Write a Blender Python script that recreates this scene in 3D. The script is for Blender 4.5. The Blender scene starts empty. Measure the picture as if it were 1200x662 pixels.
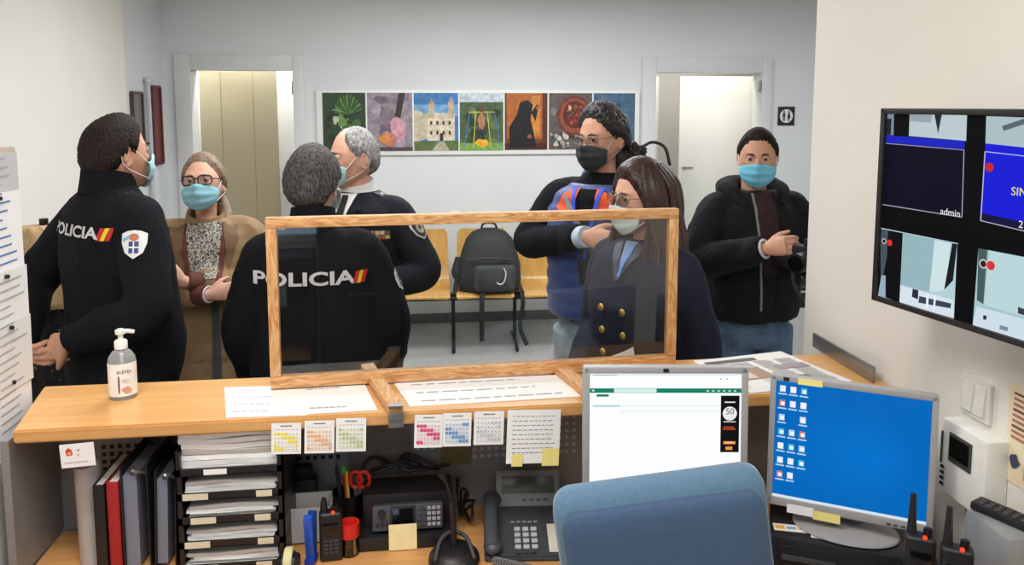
import bpy, bmesh, math, random
import numpy as np
from mathutils import Vector, Matrix, noise
from mathutils.bvhtree import BVHTree
sc = bpy.context.scene
C = sc.collection
PI = math.pi
R = math.radians
rnd = random.Random(7)
# ------------------------------------------------------------------ camera
FPX, CX, CY, PITCH, YAW, EYE = 900.0, 600.0, 217.0, R(6), R(7), 1.8
cd = bpy.data.cameras.new('camera'); cam = bpy.data.objects.new('camera', cd); C.objects.link(cam)
cam.location = (0, 0, EYE); cam.rotation_euler = (PI/2 - PITCH, 0, -YAW)
cd.sensor_width = 36; cd.lens = 36*FPX/1200; cd.shift_y = -114/1200; cd.clip_start = .02
sc.camera = cam
sc.view_settings.view_transform = 'Standard'; sc.view_settings.look = 'None'
sc.view_settings.gamma = 1; sc.view_settings.use_curve_mapping = False
sc.view_settings.exposure = 0.0
sc.cycles.max_bounces = 8; sc.cycles.transparent_max_bounces = 12
sc.cycles.caustics_reflective = False; sc.cycles.caustics_refractive = False
w = bpy.data.worlds.new('world'); sc.world = w; w.use_nodes = True
w.node_tree.nodes['Background'].inputs[0].default_value = (.75, .85, 1, 1)
w.node_tree.nodes['Background'].inputs[1].default_value = .35
def area(name, loc, sx, sy, power, col, rot=(0, 0, 0)):
    l = bpy.data.lights.new(name, 'AREA'); l.shape = 'RECTANGLE'; l.size = sx; l.size_y = sy
    l.energy = power; l.color = col
    o = bpy.data.objects.new(name, l); C.objects.link(o); o.location = loc; o.rotation_euler = rot
    return o
WARM = (1, .965, .915); COOL = (.96, .98, 1)
for nm, loc, p, c in (('hall_light', (-.35, 4.3, 2.7), 25, COOL), ('hall_light', (.9, 4.6, 2.7), 40, COOL),
                      ('hall_light', (2.7, 4.2, 2.7), 30, COOL), ('hall_light', (-.2, 2.95, 2.7), 26, COOL),
                      ('office_light', (-.5, .9, 2.7), 35, WARM), ('office_light', (.3, -.1, 2.7), 24, WARM)):
    area(nm, loc, 1.2, .5, p, c)
# ------------------------------------------------------------------ measuring helpers (room frame)
hd = Vector((math.sin(YAW), math.cos(YAW), 0)); rt = Vector((math.cos(YAW), -math.sin(YAW), 0)); zz = Vector((0, 0, 1))
fw = hd*math.cos(PITCH) - zz*math.sin(PITCH); upv = hd*math.sin(PITCH) + zz*math.cos(PITCH)
CP = Vector((0, 0, EYE))
def ray(x, y): return fw + rt*((x-CX)/FPX) + upv*((CY-y)/FPX)
def P(x, y, d): r = ray(x, y); return CP + r*(d/r.dot(hd))
def Pz(x, y, z): r = ray(x, y); return CP + r*((z-EYE)/r.z)
def Px(x, y, X): r = ray(x, y); return CP + r*(X/r.x)
def Py(x, y, Y): r = ray(x, y); return CP + r*(Y/r.y)
# ------------------------------------------------------------------ materials
def lin(c): return tuple(((v/255)/12.92 if v/255 <= .04045 else ((v/255+.055)/1.055)**2.4) for v in c) + (1,)
MC = {}
def mat(name, rgb, rough=.5, metal=0., var=.08, scale=30., bump=0., bscale=None, stretch=(1, 1, 1), spec=.5, sheen=0., rgb2=None, coat=0.):
    if name in MC: return MC[name]
    m = bpy.data.materials.new(name); m.use_nodes = True; nt = m.node_tree; b = nt.nodes['Principled BSDF']
    b.inputs['Roughness'].default_value = rough; b.inputs['Metallic'].default_value = metal
    b.inputs['Specular IOR Level'].default_value = spec
    b.inputs['Sheen Weight'].default_value = sheen; b.inputs['Coat Weight'].default_value = coat
    tc = nt.nodes.new('ShaderNodeTexCoord'); mp = nt.nodes.new('ShaderNodeMapping'); mp.inputs['Scale'].default_value = stretch
    nz = nt.nodes.new('ShaderNodeTexNoise'); nz.inputs['Scale'].default_value = scale; nz.inputs['Detail'].default_value = 4
    rp = nt.nodes.new('ShaderNodeValToRGB')
    a = lin(rgb); bb = lin(rgb2) if rgb2 else None
    rp.color_ramp.elements[0].position = .3; rp.color_ramp.elements[1].position = .7
    rp.color_ramp.elements[0].color = tuple(max(0, v*(1-var)) for v in a[:3]) + (1,)
    rp.color_ramp.elements[1].color = bb if bb else tuple(min(1, v*(1+var)) for v in a[:3]) + (1,)
    nt.links.new(tc.outputs['Object'], mp.inputs['Vector']); nt.links.new(mp.outputs[0], nz.inputs['Vector'])
    nt.links.new(nz.outputs['Fac'], rp.inputs[0]); nt.links.new(rp.outputs[0], b.inputs['Base Color'])
    if bump:
        n2 = nt.nodes.new('ShaderNodeTexNoise'); n2.inputs['Scale'].default_value = bscale or scale*4; n2.inputs['Detail'].default_value = 3
        nt.links.new(mp.outputs[0], n2.inputs['Vector'])
        bp = nt.nodes.new('ShaderNodeBump'); bp.inputs['Strength'].default_value = bump; bp.inputs['Distance'].default_value = .004
        nt.links.new(n2.outputs['Fac'], bp.inputs['Height']); nt.links.new(bp.outputs[0], b.inputs['Normal'])
    MC[name] = m; return m
def wood(name, c1, c2, scale=6, rough=.4, stretch=(1, 8, 8), bandy=3.):
    m = bpy.data.materials.new(name); m.use_nodes = True; nt = m.node_tree; b = nt.nodes['Principled BSDF']
    b.inputs['Roughness'].default_value = rough
    tc = nt.nodes.new('ShaderNodeTexCoord'); mp = nt.nodes.new('ShaderNodeMapping'); mp.inputs['Scale'].default_value = stretch
    wv = nt.nodes.new('ShaderNodeTexNoise'); wv.inputs['Scale'].default_value = scale; wv.inputs['Distortion'].default_value = bandy; wv.inputs['Detail'].default_value = 5
    rp = nt.nodes.new('ShaderNodeValToRGB'); rp.color_ramp.elements[0].position = .35; rp.color_ramp.elements[1].position = .65
    rp.color_ramp.elements[0].color = lin(c1); rp.color_ramp.elements[1].color = lin(c2)
    nt.links.new(tc.outputs['Object'], mp.inputs[0]); nt.links.new(mp.outputs[0], wv.inputs['Vector'])
    nt.links.new(wv.outputs['Fac'], rp.inputs[0]); nt.links.new(rp.outputs[0], b.inputs['Base Color'])
    MC[name] = m; return m
def fm(rgb, rough=.6): return mat('flat_%d_%d_%d_%d' % (*rgb, rough*10), rgb, rough, var=.03, scale=8)
def em(rgb, s=1.):
    n = 'glow_%d_%d_%d_%.2f' % (*rgb, s)
    if n in MC: return MC[n]
    m = bpy.data.materials.new(n); m.use_nodes = True; b = m.node_tree.nodes['Principled BSDF']
    b.inputs['Base Color'].default_value = (.002, .002, .002, 1); b.inputs['Roughness'].default_value = .5; b.inputs['Specular IOR Level'].default_value = .05
    b.inputs['Emission Color'].default_value = lin(rgb); b.inputs['Emission Strength'].default_value = s
    MC[n] = m; return m
def clear(name, tint=(255, 255, 255), refl=1., ior=1.5, alpha=0.):
    m = bpy.data.materials.new(name); m.use_nodes = True; nt = m.node_tree; nt.nodes.remove(nt.nodes['Principled BSDF'])
    t = nt.nodes.new('ShaderNodeBsdfTransparent'); t.inputs[0].default_value = lin(tint)
    g = nt.nodes.new('ShaderNodeBsdfGlossy'); g.inputs['Roughness'].default_value = .0
    fr = nt.nodes.new('ShaderNodeFresnel'); fr.inputs[0].default_value = ior
    mx = nt.nodes.new('ShaderNodeMixShader'); out = nt.nodes['Material Output']
    nt.links.new(fr.outputs[0], mx.inputs[0]); nt.links.new(t.outputs[0], mx.inputs[1]); nt.links.new(g.outputs[0], mx.inputs[2])
    nt.links.new(mx.outputs[0], out.inputs[0]); MC[name] = m; return m
BLK = mat('black_plastic', (26, 26, 28), .45, var=.15, scale=60)
BLKM = mat('black_metal', (22, 22, 24), .4, .3)
DGREY = mat('dark_grey_plastic', (62, 64, 68), .5)
GREYP = mat('silver_grey_plastic', (158, 158, 160), .4, var=.03)
WHITEP = mat('white_plastic', (232, 232, 228), .35, var=.03)
CREAM = mat('cream_plastic', (222, 220, 212), .4, var=.03)
STEEL = mat('brushed_steel', (150, 150, 150), .35, .8, var=.1, scale=10, stretch=(1, 1, 20))
PAPER = mat('white_paper', (238, 238, 238), .7, var=.03, scale=12)
WALLN = mat('warm_white_wall_paint', (228, 224, 216), .85, var=.02, scale=3, bump=.15, bscale=250)
WALLB = mat('cool_grey_wall', (219, 222, 222), .85, var=.02, scale=3, bump=.15, bscale=250)  # slightly cooler tone than the near walls
DOORW = mat('white_door_lacquer', (226, 225, 218), .45, var=.02, scale=3)
FRAMEW = mat('pale_grey_door_frame', (213, 214, 213), .45, var=.02)
COUNTER = wood('beech_counter_laminate', (205, 152, 92), (216, 168, 108), 3, .28, (1, 14, 14), 1)
DESK = wood('beech_desk_laminate', (196, 140, 84), (208, 156, 98), 3, .35, (1, 14, 14), 1)
PINE = wood('pine_batten', (222, 176, 122), (178, 118, 66), 7, .5, (1, 7, 7), 4)
PINEV = wood('pine_batten_upright', (222, 176, 122), (178, 118, 66), 7, .5, (7, 7, 1), 4)
BENCHW = wood('varnished_beech_seat', (196, 146, 74), (214, 166, 94), 4, .25, (10, 1, 1), 1)
GLASS = clear('clear_acrylic', (250, 251, 250))
LENS = clear('spectacle_lens', (225, 228, 228))
# ------------------------------------------------------------------ mesh helpers
def nb(): return bmesh.new()
def merge(bm, t, M=None):
    if M is not None: bmesh.ops.transform(t, matrix=M, verts=t.verts)
    me = bpy.data.meshes.new('t'); t.to_mesh(me); t.free(); bm.from_mesh(me); bpy.data.meshes.remove(me)
def TM(c, rot=None):
    M = Matrix.Translation(Vector(c))
    if rot is not None:
        if isinstance(rot, Matrix): M = M @ rot.to_4x4()
        else:
            from mathutils import Euler
            M = M @ Euler(rot).to_matrix().to_4x4()
    return M
def box(bm, c, s, rot=None, bev=0, seg=2):
    t = nb(); bmesh.ops.create_cube(t, size=1); bmesh.ops.scale(t, vec=s, verts=t.verts)
    if bev: bmesh.ops.bevel(t, geom=t.edges[:], offset=min(bev, min(s)*.45), segments=seg, affect='EDGES', profile=.6)
    merge(bm, t, TM(c, rot)); return bm
def box2(bm, a, b, bev=0): return box(bm, [(a[i]+b[i])/2 for i in range(3)], [abs(b[i]-a[i]) for i in range(3)], None, bev)
def cyl(bm, c, r, h, rot=None, r2=None, seg=24, bev=0):
    t = nb(); bmesh.ops.create_cone(t, cap_ends=True, segments=seg, radius1=r, radius2=r if r2 is None else r2, depth=h)
    if bev:
        es = [e for e in t.edges if abs(e.verts[0].co.z-e.verts[1].co.z) < 1e-6]
        bmesh.ops.bevel(t, geom=es, offset=bev, segments=2, affect='EDGES')
    merge(bm, t, TM(c, rot)); return bm
def sph(bm, c, r, rot=None, u=20, v=14):
    t = nb(); bmesh.ops.create_uvsphere(t, u_segments=u, v_segments=v, radius=1)
    bmesh.ops.scale(t, vec=(r, r, r) if not hasattr(r, '__len__') else r, verts=t.verts); merge(bm, t, TM(c, rot)); return bm
def loft(bm, rings, cap=True, closed=False):
    vs = [[bm.verts.new(p) for p in ring] for ring in rings]
    n = len(vs[0]); m = len(vs)
    for i in range(m if closed else m-1):
        a, b = vs[i], vs[(i+1) % m]
        for j in range(n): bm.faces.new((a[j], a[(j+1) % n], b[(j+1) % n], b[j]))
    if cap and not closed:
        bm.faces.new(vs[0][::-1]); bm.faces.new(vs[-1])
    return bm
def crom(pts, n):
    p = [Vector(q) for q in pts]; p = [2*p[0]-p[1]] + p + [2*p[-1]-p[-2]]; out = []
    segs = len(p)-3
    for i in range(n):
        u = i/(n-1)*segs; k = min(int(u), segs-1); t = u-k; a, b, c, d = p[k:k+4]
        out.append(.5*((2*b)+(c-a)*t+(2*a-5*b+4*c-d)*t*t+(3*b-a-3*c+d)*t**3))
    return out
def tube(bm, pts, r, seg=8, n=None, closed=False, flat=1.):
    pts = crom(pts, n) if n else [Vector(p) for p in pts]
    m = len(pts); rs = [r]*m if not hasattr(r, '__len__') else list(np.interp(np.linspace(0, 1, m), np.linspace(0, 1, len(r)), r))
    tg = []
    for i in range(m):
        a = pts[(i-1) % m] if closed or i > 0 else pts[i]; b = pts[(i+1) % m] if closed or i < m-1 else pts[i]
        d = b-a; tg.append(d.normalized() if d.length > 1e-9 else Vector((0, 0, 1)))
    ref = Vector((0, 0, 1)) if abs(tg[0].z) < .9 else Vector((0, 1, 0)); u = tg[0].cross(ref).normalized(); rings = []
    for i in range(m):
        u = (u - tg[i]*u.dot(tg[i])).normalized(); v = tg[i].cross(u)
        rings.append([pts[i]+(u*math.cos(2*PI*j/seg)+v*math.sin(2*PI*j/seg)*flat)*rs[i] for j in range(seg)])
    return loft(bm, rings, True, closed)
def lathe(bm, prof, c=(0, 0, 0), seg=28):
    return loft(bm, [[Vector((c[0]+r*math.cos(2*PI*j/seg), c[1]+r*math.sin(2*PI*j/seg), c[2]+z)) for j in range(seg)] for r, z in prof])
def prism(bm, poly, d, M=None):
    t = nb(); a = [t.verts.new((x, y, 0)) for x, y in poly]; b = [t.verts.new((x, y, d)) for x, y in poly]; n = len(poly)
    t.faces.new(a[::-1]); t.faces.new(b)
    for i in range(n): t.faces.new((a[i], a[(i+1) % n], b[(i+1) % n], b[i]))
    merge(bm, t, M); return bm
def rrect(w, h, r, n=5, cx=0, cy=0):
    out = []
    for sx, sy, a0 in ((1, 1, 0), (-1, 1, 90), (-1, -1, 180), (1, -1, 270)):
        for i in range(n+1):
            a = R(a0+90*i/n); out.append((cx+sx*(w/2-r)+r*math.cos(a), cy+sy*(h/2-r)+r*math.sin(a)))
    return out
def txt(bm, s, size, M, ext=.0004, sx=1., align='CENTER', bold=0.):
    cu = bpy.data.curves.new('t', 'FONT'); cu.body = s; cu.size = size; cu.extrude = ext; cu.align_x = align; cu.align_y = 'CENTER'; cu.resolution_u = 3; cu.offset = bold
    o = bpy.data.objects.new('t', cu); C.objects.link(o); me = bpy.data.meshes.new_from_object(o)
    t = nb(); t.from_mesh(me); bpy.data.objects.remove(o); bpy.data.curves.remove(cu); bpy.data.meshes.remove(me)
    bmesh.ops.scale(t, vec=(sx, 1, 1), verts=t.verts); merge(bm, t, M); return bm
def obj(name, bm, m, parent=None, smooth=True, loc=None, angle=40):
    if isinstance(bm, bpy.types.Mesh): me = bm; me.name = name
    else:
        me = bpy.data.meshes.new(name); bmesh.ops.recalc_face_normals(bm, faces=bm.faces); bm.to_mesh(me); bm.free()
    for mm in (m if isinstance(m, (list, tuple)) else [m]): me.materials.append(mm)
    if smooth:
        me.polygons.foreach_set('use_smooth', [True]*len(me.polygons))
        try: me.set_sharp_from_angle(angle=R(angle))
        except Exception: pass
    o = bpy.data.objects.new(name, me); C.objects.link(o); o.parent = parent
    if loc is not None: o.location = loc
    return o
def thing(name, label, cat, loc=(0, 0, 0), rz=0., group=None):
    o = bpy.data.objects.new(name, None); C.objects.link(o); o.empty_display_size = .05
    o.location = loc; o.rotation_euler = (0, 0, rz); return tag(o, label, cat, group)
def tag(o, label, cat, group=None):
    o['label'] = label; o['category'] = cat
    if group: o['group'] = group
    return o
def struct(name, bm, m, parent=None, smooth=False):
    o = obj(name, bm, m, parent, smooth)
    if parent is None: o['kind'] = 'structure'
    return o
def dup(r0, loc, rz, label, group=None):
    r = r0.copy(); C.objects.link(r); r.location = loc; r.rotation_euler = (0, 0, rz); r['label'] = label
    if group: r['group'] = group
    for ch in list(r0.children):
        c = ch.copy(); C.objects.link(c); c.parent = r
        for g in list(ch.children):
            d = g.copy(); C.objects.link(d); d.parent = c
    return r
# flat printed work: polygons stacked a hair apart, XY plane, facing +Z
def flat(name, parent, shapes, M, glow=None, step=.00025, photo=False):
    bm = nb(); ms = []; idx = {}
    for k, (col, poly) in enumerate(shapes):
        if col not in idx:
            idx[col] = len(ms); ms.append(em(col, glow) if glow else mat('photo_%d_%d_%d' % col, col, .5, var=.26, scale=28) if photo else fm(col))
        vs = [bm.verts.new(M @ Vector((x, y, k*step if k < 40 else 40*step + (k-40)*step*.1))) for x, y in poly]
        f = bm.faces.new(vs); f.material_index = idx[col]
    me = bpy.data.meshes.new(name); bm.to_mesh(me); bm.free()
    for m in ms: me.materials.append(m)
    o = bpy.data.objects.new(name, me); C.objects.link(o); o.parent = parent; return o
def rc(x, y, w, h): return [(x, y), (x+w, y), (x+w, y+h), (x, y+h)]
def disc(x, y, r, n=20, ry=None): return [(x+r*math.cos(2*PI*i/n), y+(ry or r)*math.sin(2*PI*i/n)) for i in range(n)]
def frameM(o, ex, ey):
    ex = Vector(ex).normalized(); ey = Vector(ey).normalized(); ez = ex.cross(ey).normalized(); ey = ez.cross(ex)
    M = Matrix((ex, ey, ez)).transposed().to_4x4(); M.translation = Vector(o); return M
def slab(bm, w, h, t, M):   # sheet of thickness t behind the plane z=0, lower left corner at the origin of M
    prism(bm, rc(0, 0, w, h), t, M @ Matrix.Translation((0, 0, -t))); return bm
# ================================================================== ROOM
B, WL, WL2, WR, WE, HC = 6.25, -1.90, -1.945, 1.17, 2.172, 2.75
XR = 4.4
bm = nb(); box2(bm, (-2.2, -2, -.1), (XR, B+1.6, 0)); 
FLOOR = mat('grey_terrazzo_floor', (150, 150, 150), .35, var=.12, scale=60, rgb2=(172, 172, 172)); struct('floor', bm, FLOOR)
bm = nb(); box2(bm, (-2.2, -2, HC), (XR, B+1.6, HC+.1)); struct('ceiling', bm, WALLN)
bm = nb(); box2(bm, (-2.2, -2, 0), (WL, 5.36, HC)); struct('wall_left', bm, WALLN)
bm = nb(); box2(bm, (-2.2, 5.36, 0), (WL2, B+1.6, HC)); struct('wall_left_far', bm, WALLB)
bm = nb(); box2(bm, (WR, -2, 0), (WR+.16, WE, HC)); struct('wall_right', bm, WALLN)
bm = nb(); box2(bm, (WR+.16, WE-.16, 0), (XR, WE, HC)); struct('wall_hall_front', bm, WALLN)
bm = nb(); box2(bm, (XR, WE, 0), (XR+.1, B+1.6, HC)); struct('wall_hall_right', bm, WALLB)
D1, D2, DT = (-1.74, -.955), (1.96, 2.90), 2.075
bm = nb()
for x0, x1, z0 in ((WL2, D1[0], 0), (D1[1], D2[0], 0), (D2[1], XR, 0), (D1[0], D1[1], DT), (D2[0], D2[1], DT)):
    box2(bm, (x0, B, z0), (x1, B+.14, HC))
bmesh.ops.remove_doubles(bm, verts=bm.verts, dist=1e-4); struct('wall_back', bm, WALLB)
bm = nb(); box2(bm, (-2.2, B+1.5, 0), (XR, B+1.6, HC)); struct('wall_corridor_back', bm, WALLN)
bm = nb(); box2(bm, (.4, B+.14, 0), (.5, B+1.5, HC)); struct('wall_corridor_middle', bm, WALLN)
bm = nb()
wx0, wx1, wz0, wz1 = -1.25, -.35, .96, 2.0
for a, b_ in (((-2.2, -1.1, 0), (wx0, -1.0, HC)), ((wx1, -1.1, 0), (WR+.1, -1.0, HC)), ((wx0, -1.1, 0), (wx1, -1.0, wz0)), ((wx0, -1.1, wz1), (wx1, -1.0, HC))): box2(bm, a, b_)
struct('wall_office_back', bm, WALLN)
wf = nb()
for a, b_ in (((wx0, -1.05, wz0), (wx1, -.99, wz0+.05)), ((wx0, -1.05, wz1-.05), (wx1, -.99, wz1)), ((wx0, -1.05, wz0), (wx0+.05, -.99, wz1)), ((wx1-.05, -1.05, wz0), (wx1, -.99, wz1)), ((-1.0, -1.05, wz0), (-.96, -.99, wz1))): box2(wf, a, b_)
wo = struct('window_1', wf, WHITEP)
bm = nb(); box2(bm, (wx0, -1.07, wz0), (wx1, -1.06, wz1)); obj('pane', bm, em((176, 205, 235), 3.2), wo, False)
# baseboards
SKIRT = mat('dark_tile_baseboard', (92, 92, 94), .4)
bm = nb(); box2(bm, (D1[1]+.07, B-.012, 0), (D2[0]-.08, B, .08)); struct('baseboard_back', bm, SKIRT)
bm = nb(); box2(bm, (D2[1]+.08, B-.012, 0), (XR, B, .08)); struct('baseboard_back_right', bm, SKIRT)
# door frames + doors
def doorframe(n, x0, x1):
    bm = nb(); f = .11
    for a, b_ in (((x0-f, B-.03, 0), (x0+.01, B+.16, DT+f)), ((x1-.01, B-.03, 0), (x1+.075, B+.16, DT+f)), ((x0+.0105, B-.03, DT-.01), (x1-.0105, B+.16, DT+f))): box2(bm, a, b_, .004)
    o = struct('trim_%d' % n, bm, FRAMEW, None, True)
    return o
t1 = doorframe(1, *D1); t2 = doorframe(2, *D2)
def hinge(par, x, y, z):
    bm = nb(); box(bm, (x, y, z), (.02, .012, .09), None, .002); cyl(bm, (x, y-.012, z), .008, .1, seg=12); obj('hinge', bm, STEEL, par)
TAN = mat('tan_laminate_door', (176, 164, 134), .4, var=.03, scale=2)
yd = B+.42
bm = nb(); box2(bm, (Py(235, 150, B+.42).x, yd, 0), (Py(325, 150, B+.42).x, yd+.045, 2.16), .003); dd = struct('door_1', bm, TAN, None, True)
bm = nb()
for x in (-1.62, -1.36): box2(bm, (x, yd-.002, .02), (x+.004, yd, 2.14))
obj('panel_seam', bm, fm((140, 128, 100)), dd, False)
hinge(t1, -.972, B+.03, 1.93)
WLIT = mat('bright_white_partition', (245, 245, 242), .7, var=.01)
bm = nb(); box2(bm, (-1.9, B+.62, 0), (-.75, B+.66, HC)); struct('wall_lobby', bm, WLIT)
area('lobby_light', (-1.42, B+.5, 2.68), 1.0, .06, 28, (1, 1, 1))
# right doorway: left leaf swung inwards, inner white door standing ajar
lf = R(68); lw = .80
bm = nb(); box(bm, (lw/2, .02, 1.03), (lw, .04, 2.05), None, .003)
d2 = struct('door_2', bm, DOORW, None, True); d2.location = (D2[0]+.02, B+.12, 0); d2.rotation_euler = (0, 0, lf); hinge(d2, .0, -.006, 1.9)
bm = nb(); box(bm, (0, .0, 1.03), (.68, .04, 2.06), None, .003)
pw = Py(803, 200, B+.75); pe = Py(872, 200, B+.62)
d3 = struct('door_3', bm, DOORW, None, True); d3.location = ((pw.x+pe.x)/2, B+.69, 0); d3.rotation_euler = (0, 0, R(-9))
bm = nb(); cyl(bm, (-.29, -.03, 1.21), .012, .03, (PI/2, 0, 0), seg=14); box(bm, (-.26, -.048, 1.21), (.1, .014, .016), None, .005); obj('door_handle', bm, STEEL, d3)
bm = nb(); box2(bm, (pe.x+.06, B+.14, 0), (pe.x+.5, B+.6, HC)); struct('wall_toilet_lobby', bm, WALLN)
hinge(t2, D2[1]-.02, B+.0, 1.95)
area('toilet_light', (2.45, B+.4, 2.7),   .5, .3, 15, (1, .98, .94))
# ================================================================== WALL THINGS
def picture(name, label, x, y0, y1, z0, z1, fc, pc, proj=.025):
    t = thing(name, label, 'picture', (WL2, (y0+y1)/2, (z0+z1)/2)); w_ = y1-y0; h_ = z1-z0
    bm = nb()
    for cy_, cz, sy, sz in ((0, h_/2, w_, .02), (0, -h_/2, w_, .02), (w_/2, 0, .02, h_), (-w_/2, 0, .02, h_)): box(bm, (proj/2, cy_, cz), (proj, sy, sz+.0))
    obj('picture_frame', bm, fc, t, False); bm = nb(); box(bm, (.006, 0, 0), (.012, w_-.01, h_-.01)); obj('print', bm, pc, t, False)
picture('wall_picture', 'narrow brown framed picture on left wall beside the white pole', 0, 5.55, 5.74, 1.42, 1.88, mat('brown_frame', (70, 55, 48), .5), mat('grey_print', (120, 112, 108), .5))
picture('wall_picture', 'maroon framed picture on left wall nearest the doorway', 0, 5.95, 6.13, 1.36, 1.93, mat('maroon_frame', (98, 40, 42), .5), mat('red_print', (120, 60, 58), .5))
bm = nb(); tube(bm, [(WL2+.03, 5.83, .0), (WL2+.03, 5.83, 1.96)], .016, 12); sph(bm, (WL2+.03, 5.83, 1.97), .026); tag(obj('flag_pole', bm, mat('pale_grey_pole', (190, 194, 200), .4)), 'slim pale grey pole with ball top against left wall', 'pole')
# long panel with seven photographs
pa, pb = Py(373, 106, B), Py(747, 181, B); pxl, pxr, pzb, pzt = -.79, 1.83, 1.395, 1.915
pn = thing('photo_panel', 'long white wall panel holding a row of seven colour photographs', 'photo panel', ((pxl+pxr)/2, B-.001, (pzb+pzt)/2))
bm = nb(); box(bm, (0, -.012, 0), (pxr-pxl, .024, pzt-pzb), None, .003); obj('backing_board', bm, WHITEP, pn)
edges = [378, 430, 484.5, 538, 590.5, 642, 694, 744]; zb, zt = -.225, .237
def jag(x0, y0, w_, h_, n, seed):
    r = random.Random(seed); return [(x0+w_/2+math.cos(a)*w_/2*r.uniform(.6, 1), y0+h_/2+math.sin(a)*h_/2*r.uniform(.6, 1)) for a in [2*PI*i/n for i in range(n)]]
def blobs(cols, w_, h_, n, s0, s1, seed, x0=0, y0=0):
    r = random.Random(seed); out = []
    for i in range(n):
        s = r.uniform(s0, s1); sx, sy = s*r.uniform(.5, 1.3), s*r.uniform(.5, 1.3); sx = min(sx, w_*.6); sy = min(sy, h_*.6)
        out.append((r.choice(cols), jag(x0+r.uniform(0, w_-sx), y0+r.uniform(0, h_-sy), sx, sy, 9, seed*99+i)))
    return out
for i in range(7):
    x0 = Py(edges[i], 140, B).x-(pxl+pxr)/2+.004; x1 = Py(edges[i+1], 140, B).x-(pxl+pxr)/2-.008; w_ = x1-x0; h_ = zt-zb
    M = frameM((x0, -.0245, zb), (1, 0, 0), (0, 0, 1)); s = []
    base = [(40, 62, 34), (150, 138, 146), (60, 120, 178), (70, 92, 56), (110, 62, 30), (96, 84, 80), (70, 100, 128)][i]
    s.append((base, rc(0, 0, w_, h_)))
    if i == 0:
        s += blobs([(30, 46, 26), (70, 104, 50), (104, 140, 76), (24, 34, 20), (180, 190, 160)], w_, h_*.75, 26, .05, .14, 3)
        for k in range(11):
            a = R(15*k+15); c0 = (w_*.6, h_*.62); s.append(((92, 140, 66) if k % 2 else (64, 104, 46), [c0, (c0[0]+math.cos(a)*.13*.9, min(h_-.004, c0[1]+math.sin(a)*.17)), (c0[0]+math.cos(a+.16)*.12*.9, min(h_-.006, c0[1]+math.sin(a+.16)*.15))]))
    if i == 1:
        s += blobs([(132, 118, 130), (168, 156, 166), (110, 96, 112)], w_, h_, 18, .08, .16, 5)
        s += [((52, 38, 40), [(w_*.55, h_*.3), (w_*.7, h_), (w_*.85, h_), (w_*.66, h_*.3)]), ((206, 150, 164), jag(w_*.42, .05, w_*.5, h_*.55, 14, 8)), ((190, 122, 92), jag(w_*.2, .03, w_*.5, h_*.3, 12, 9)), ((214, 140, 70), jag(w_*.25, .05, w_*.26, h_*.2, 12, 10)), ((84, 62, 60), rc(0, 0, w_, .03))]
    if i == 2:
        s += [((112, 160, 200), rc(0, h_*.6, w_, h_*.2)), ((196, 184, 160), [(0, .06), (w_*.32, .1), (w_*.32, h_*.62), (0, h_*.72)]), ((214, 202, 176), rc(w_*.3, .08, w_*.62, h_*.48)), ((188, 172, 146), rc(w_*.33, h_*.56, w_*.13, h_*.26)), ((188, 172, 146), rc(w_*.77, h_*.56, w_*.13, h_*.28)), ((170, 150, 124), [(w_*.33, h_*.82), (w_*.46, h_*.82), (w_*.395, h_*.92)]), ((170, 150, 124), [(w_*.77, h_*.84), (w_*.9, h_*.84), (w_*.835, h_*.94)]), ((206, 194, 168), [(w_*.46, h_*.56), (w_*.77, h_*.56), (w_*.615, h_*.66)])]
        for a in range(4):
            for c in range(2): s.append(((70, 60, 54), rc(w_*(.36+.14*a), h_*(.28+.17*c), .018, .03)))
        s += [((50, 42, 38), rc(w_*.58, .08, .026, .06)), ((90, 110, 60), rc(0, 0, w_, .075)), ((178, 170, 150), [(w_*.4, 0), (w_*.8, 0), (w_*.66, .075), (w_*.56, .075)])]
    if i == 3:
        s += blobs([(50, 72, 40), (92, 116, 70), (36, 54, 32)], w_, h_*.8, 22, .06, .14, 12)
        s += [((196, 206, 214), rc(0, h_*.84, w_, h_*.16)), ((120, 160, 70), rc(0, 0, w_, h_*.13))]
        for xa, xb, cc in ((.22, .08, (84, 130, 186)), (.78, .92, (84, 130, 186)), (.36, .30, (206, 190, 80)), (.62, .7, (206, 190, 80))): s.append((cc, [(w_*xa, h_*.68), (w_*xa+.006, h_*.68), (w_*xb+.007, .02), (w_*xb, .02)]))
        s += [((206, 190, 80), rc(w_*.2, h_*.66, w_*.6, .008)), ((176, 122, 90), jag(w_*.38, h_*.34, w_*.24, h_*.34, 14, 31)), ((96, 66, 50), disc(w_*.5, h_*.72, .026)), ((40, 44, 60), rc(w_*.38, h_*.3, w_*.24, .03)), ((226, 170, 40), jag(w_*.32, .02, w_*.36, h_*.17, 14, 33))]
    if i == 4:
        s += [((176, 98, 40), rc(w_*.05, h_*.2, w_*.9, h_*.8)), ((208, 132, 60), rc(w_*.62, h_*.25, w_*.2, h_*.7)), ((84, 44, 22), rc(w_*.88, 0, w_*.12, h_)), ((70, 36, 20), rc(0, 0, w_, h_*.12)),
              ((14, 12, 14), [(w_*.12, .02), (w_*.1, h_*.4), (w_*.28, h_*.62), (w_*.36, h_*.84), (w_*.52, h_*.88), (w_*.66, h_*.8), (w_*.6, h_*.55), (w_*.68, h_*.3), (w_*.74, .02)]), ((14, 12, 14), [(w_*.62, h_*.66), (w_*.74, h_*.8), (w_*.8, h_*.78), (w_*.72, h_*.5)]), ((150, 96, 74), disc(w_*.77, h_*.74, .016)), ((136, 84, 60), disc(w_*.58, h_*.24, .018))]
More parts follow.
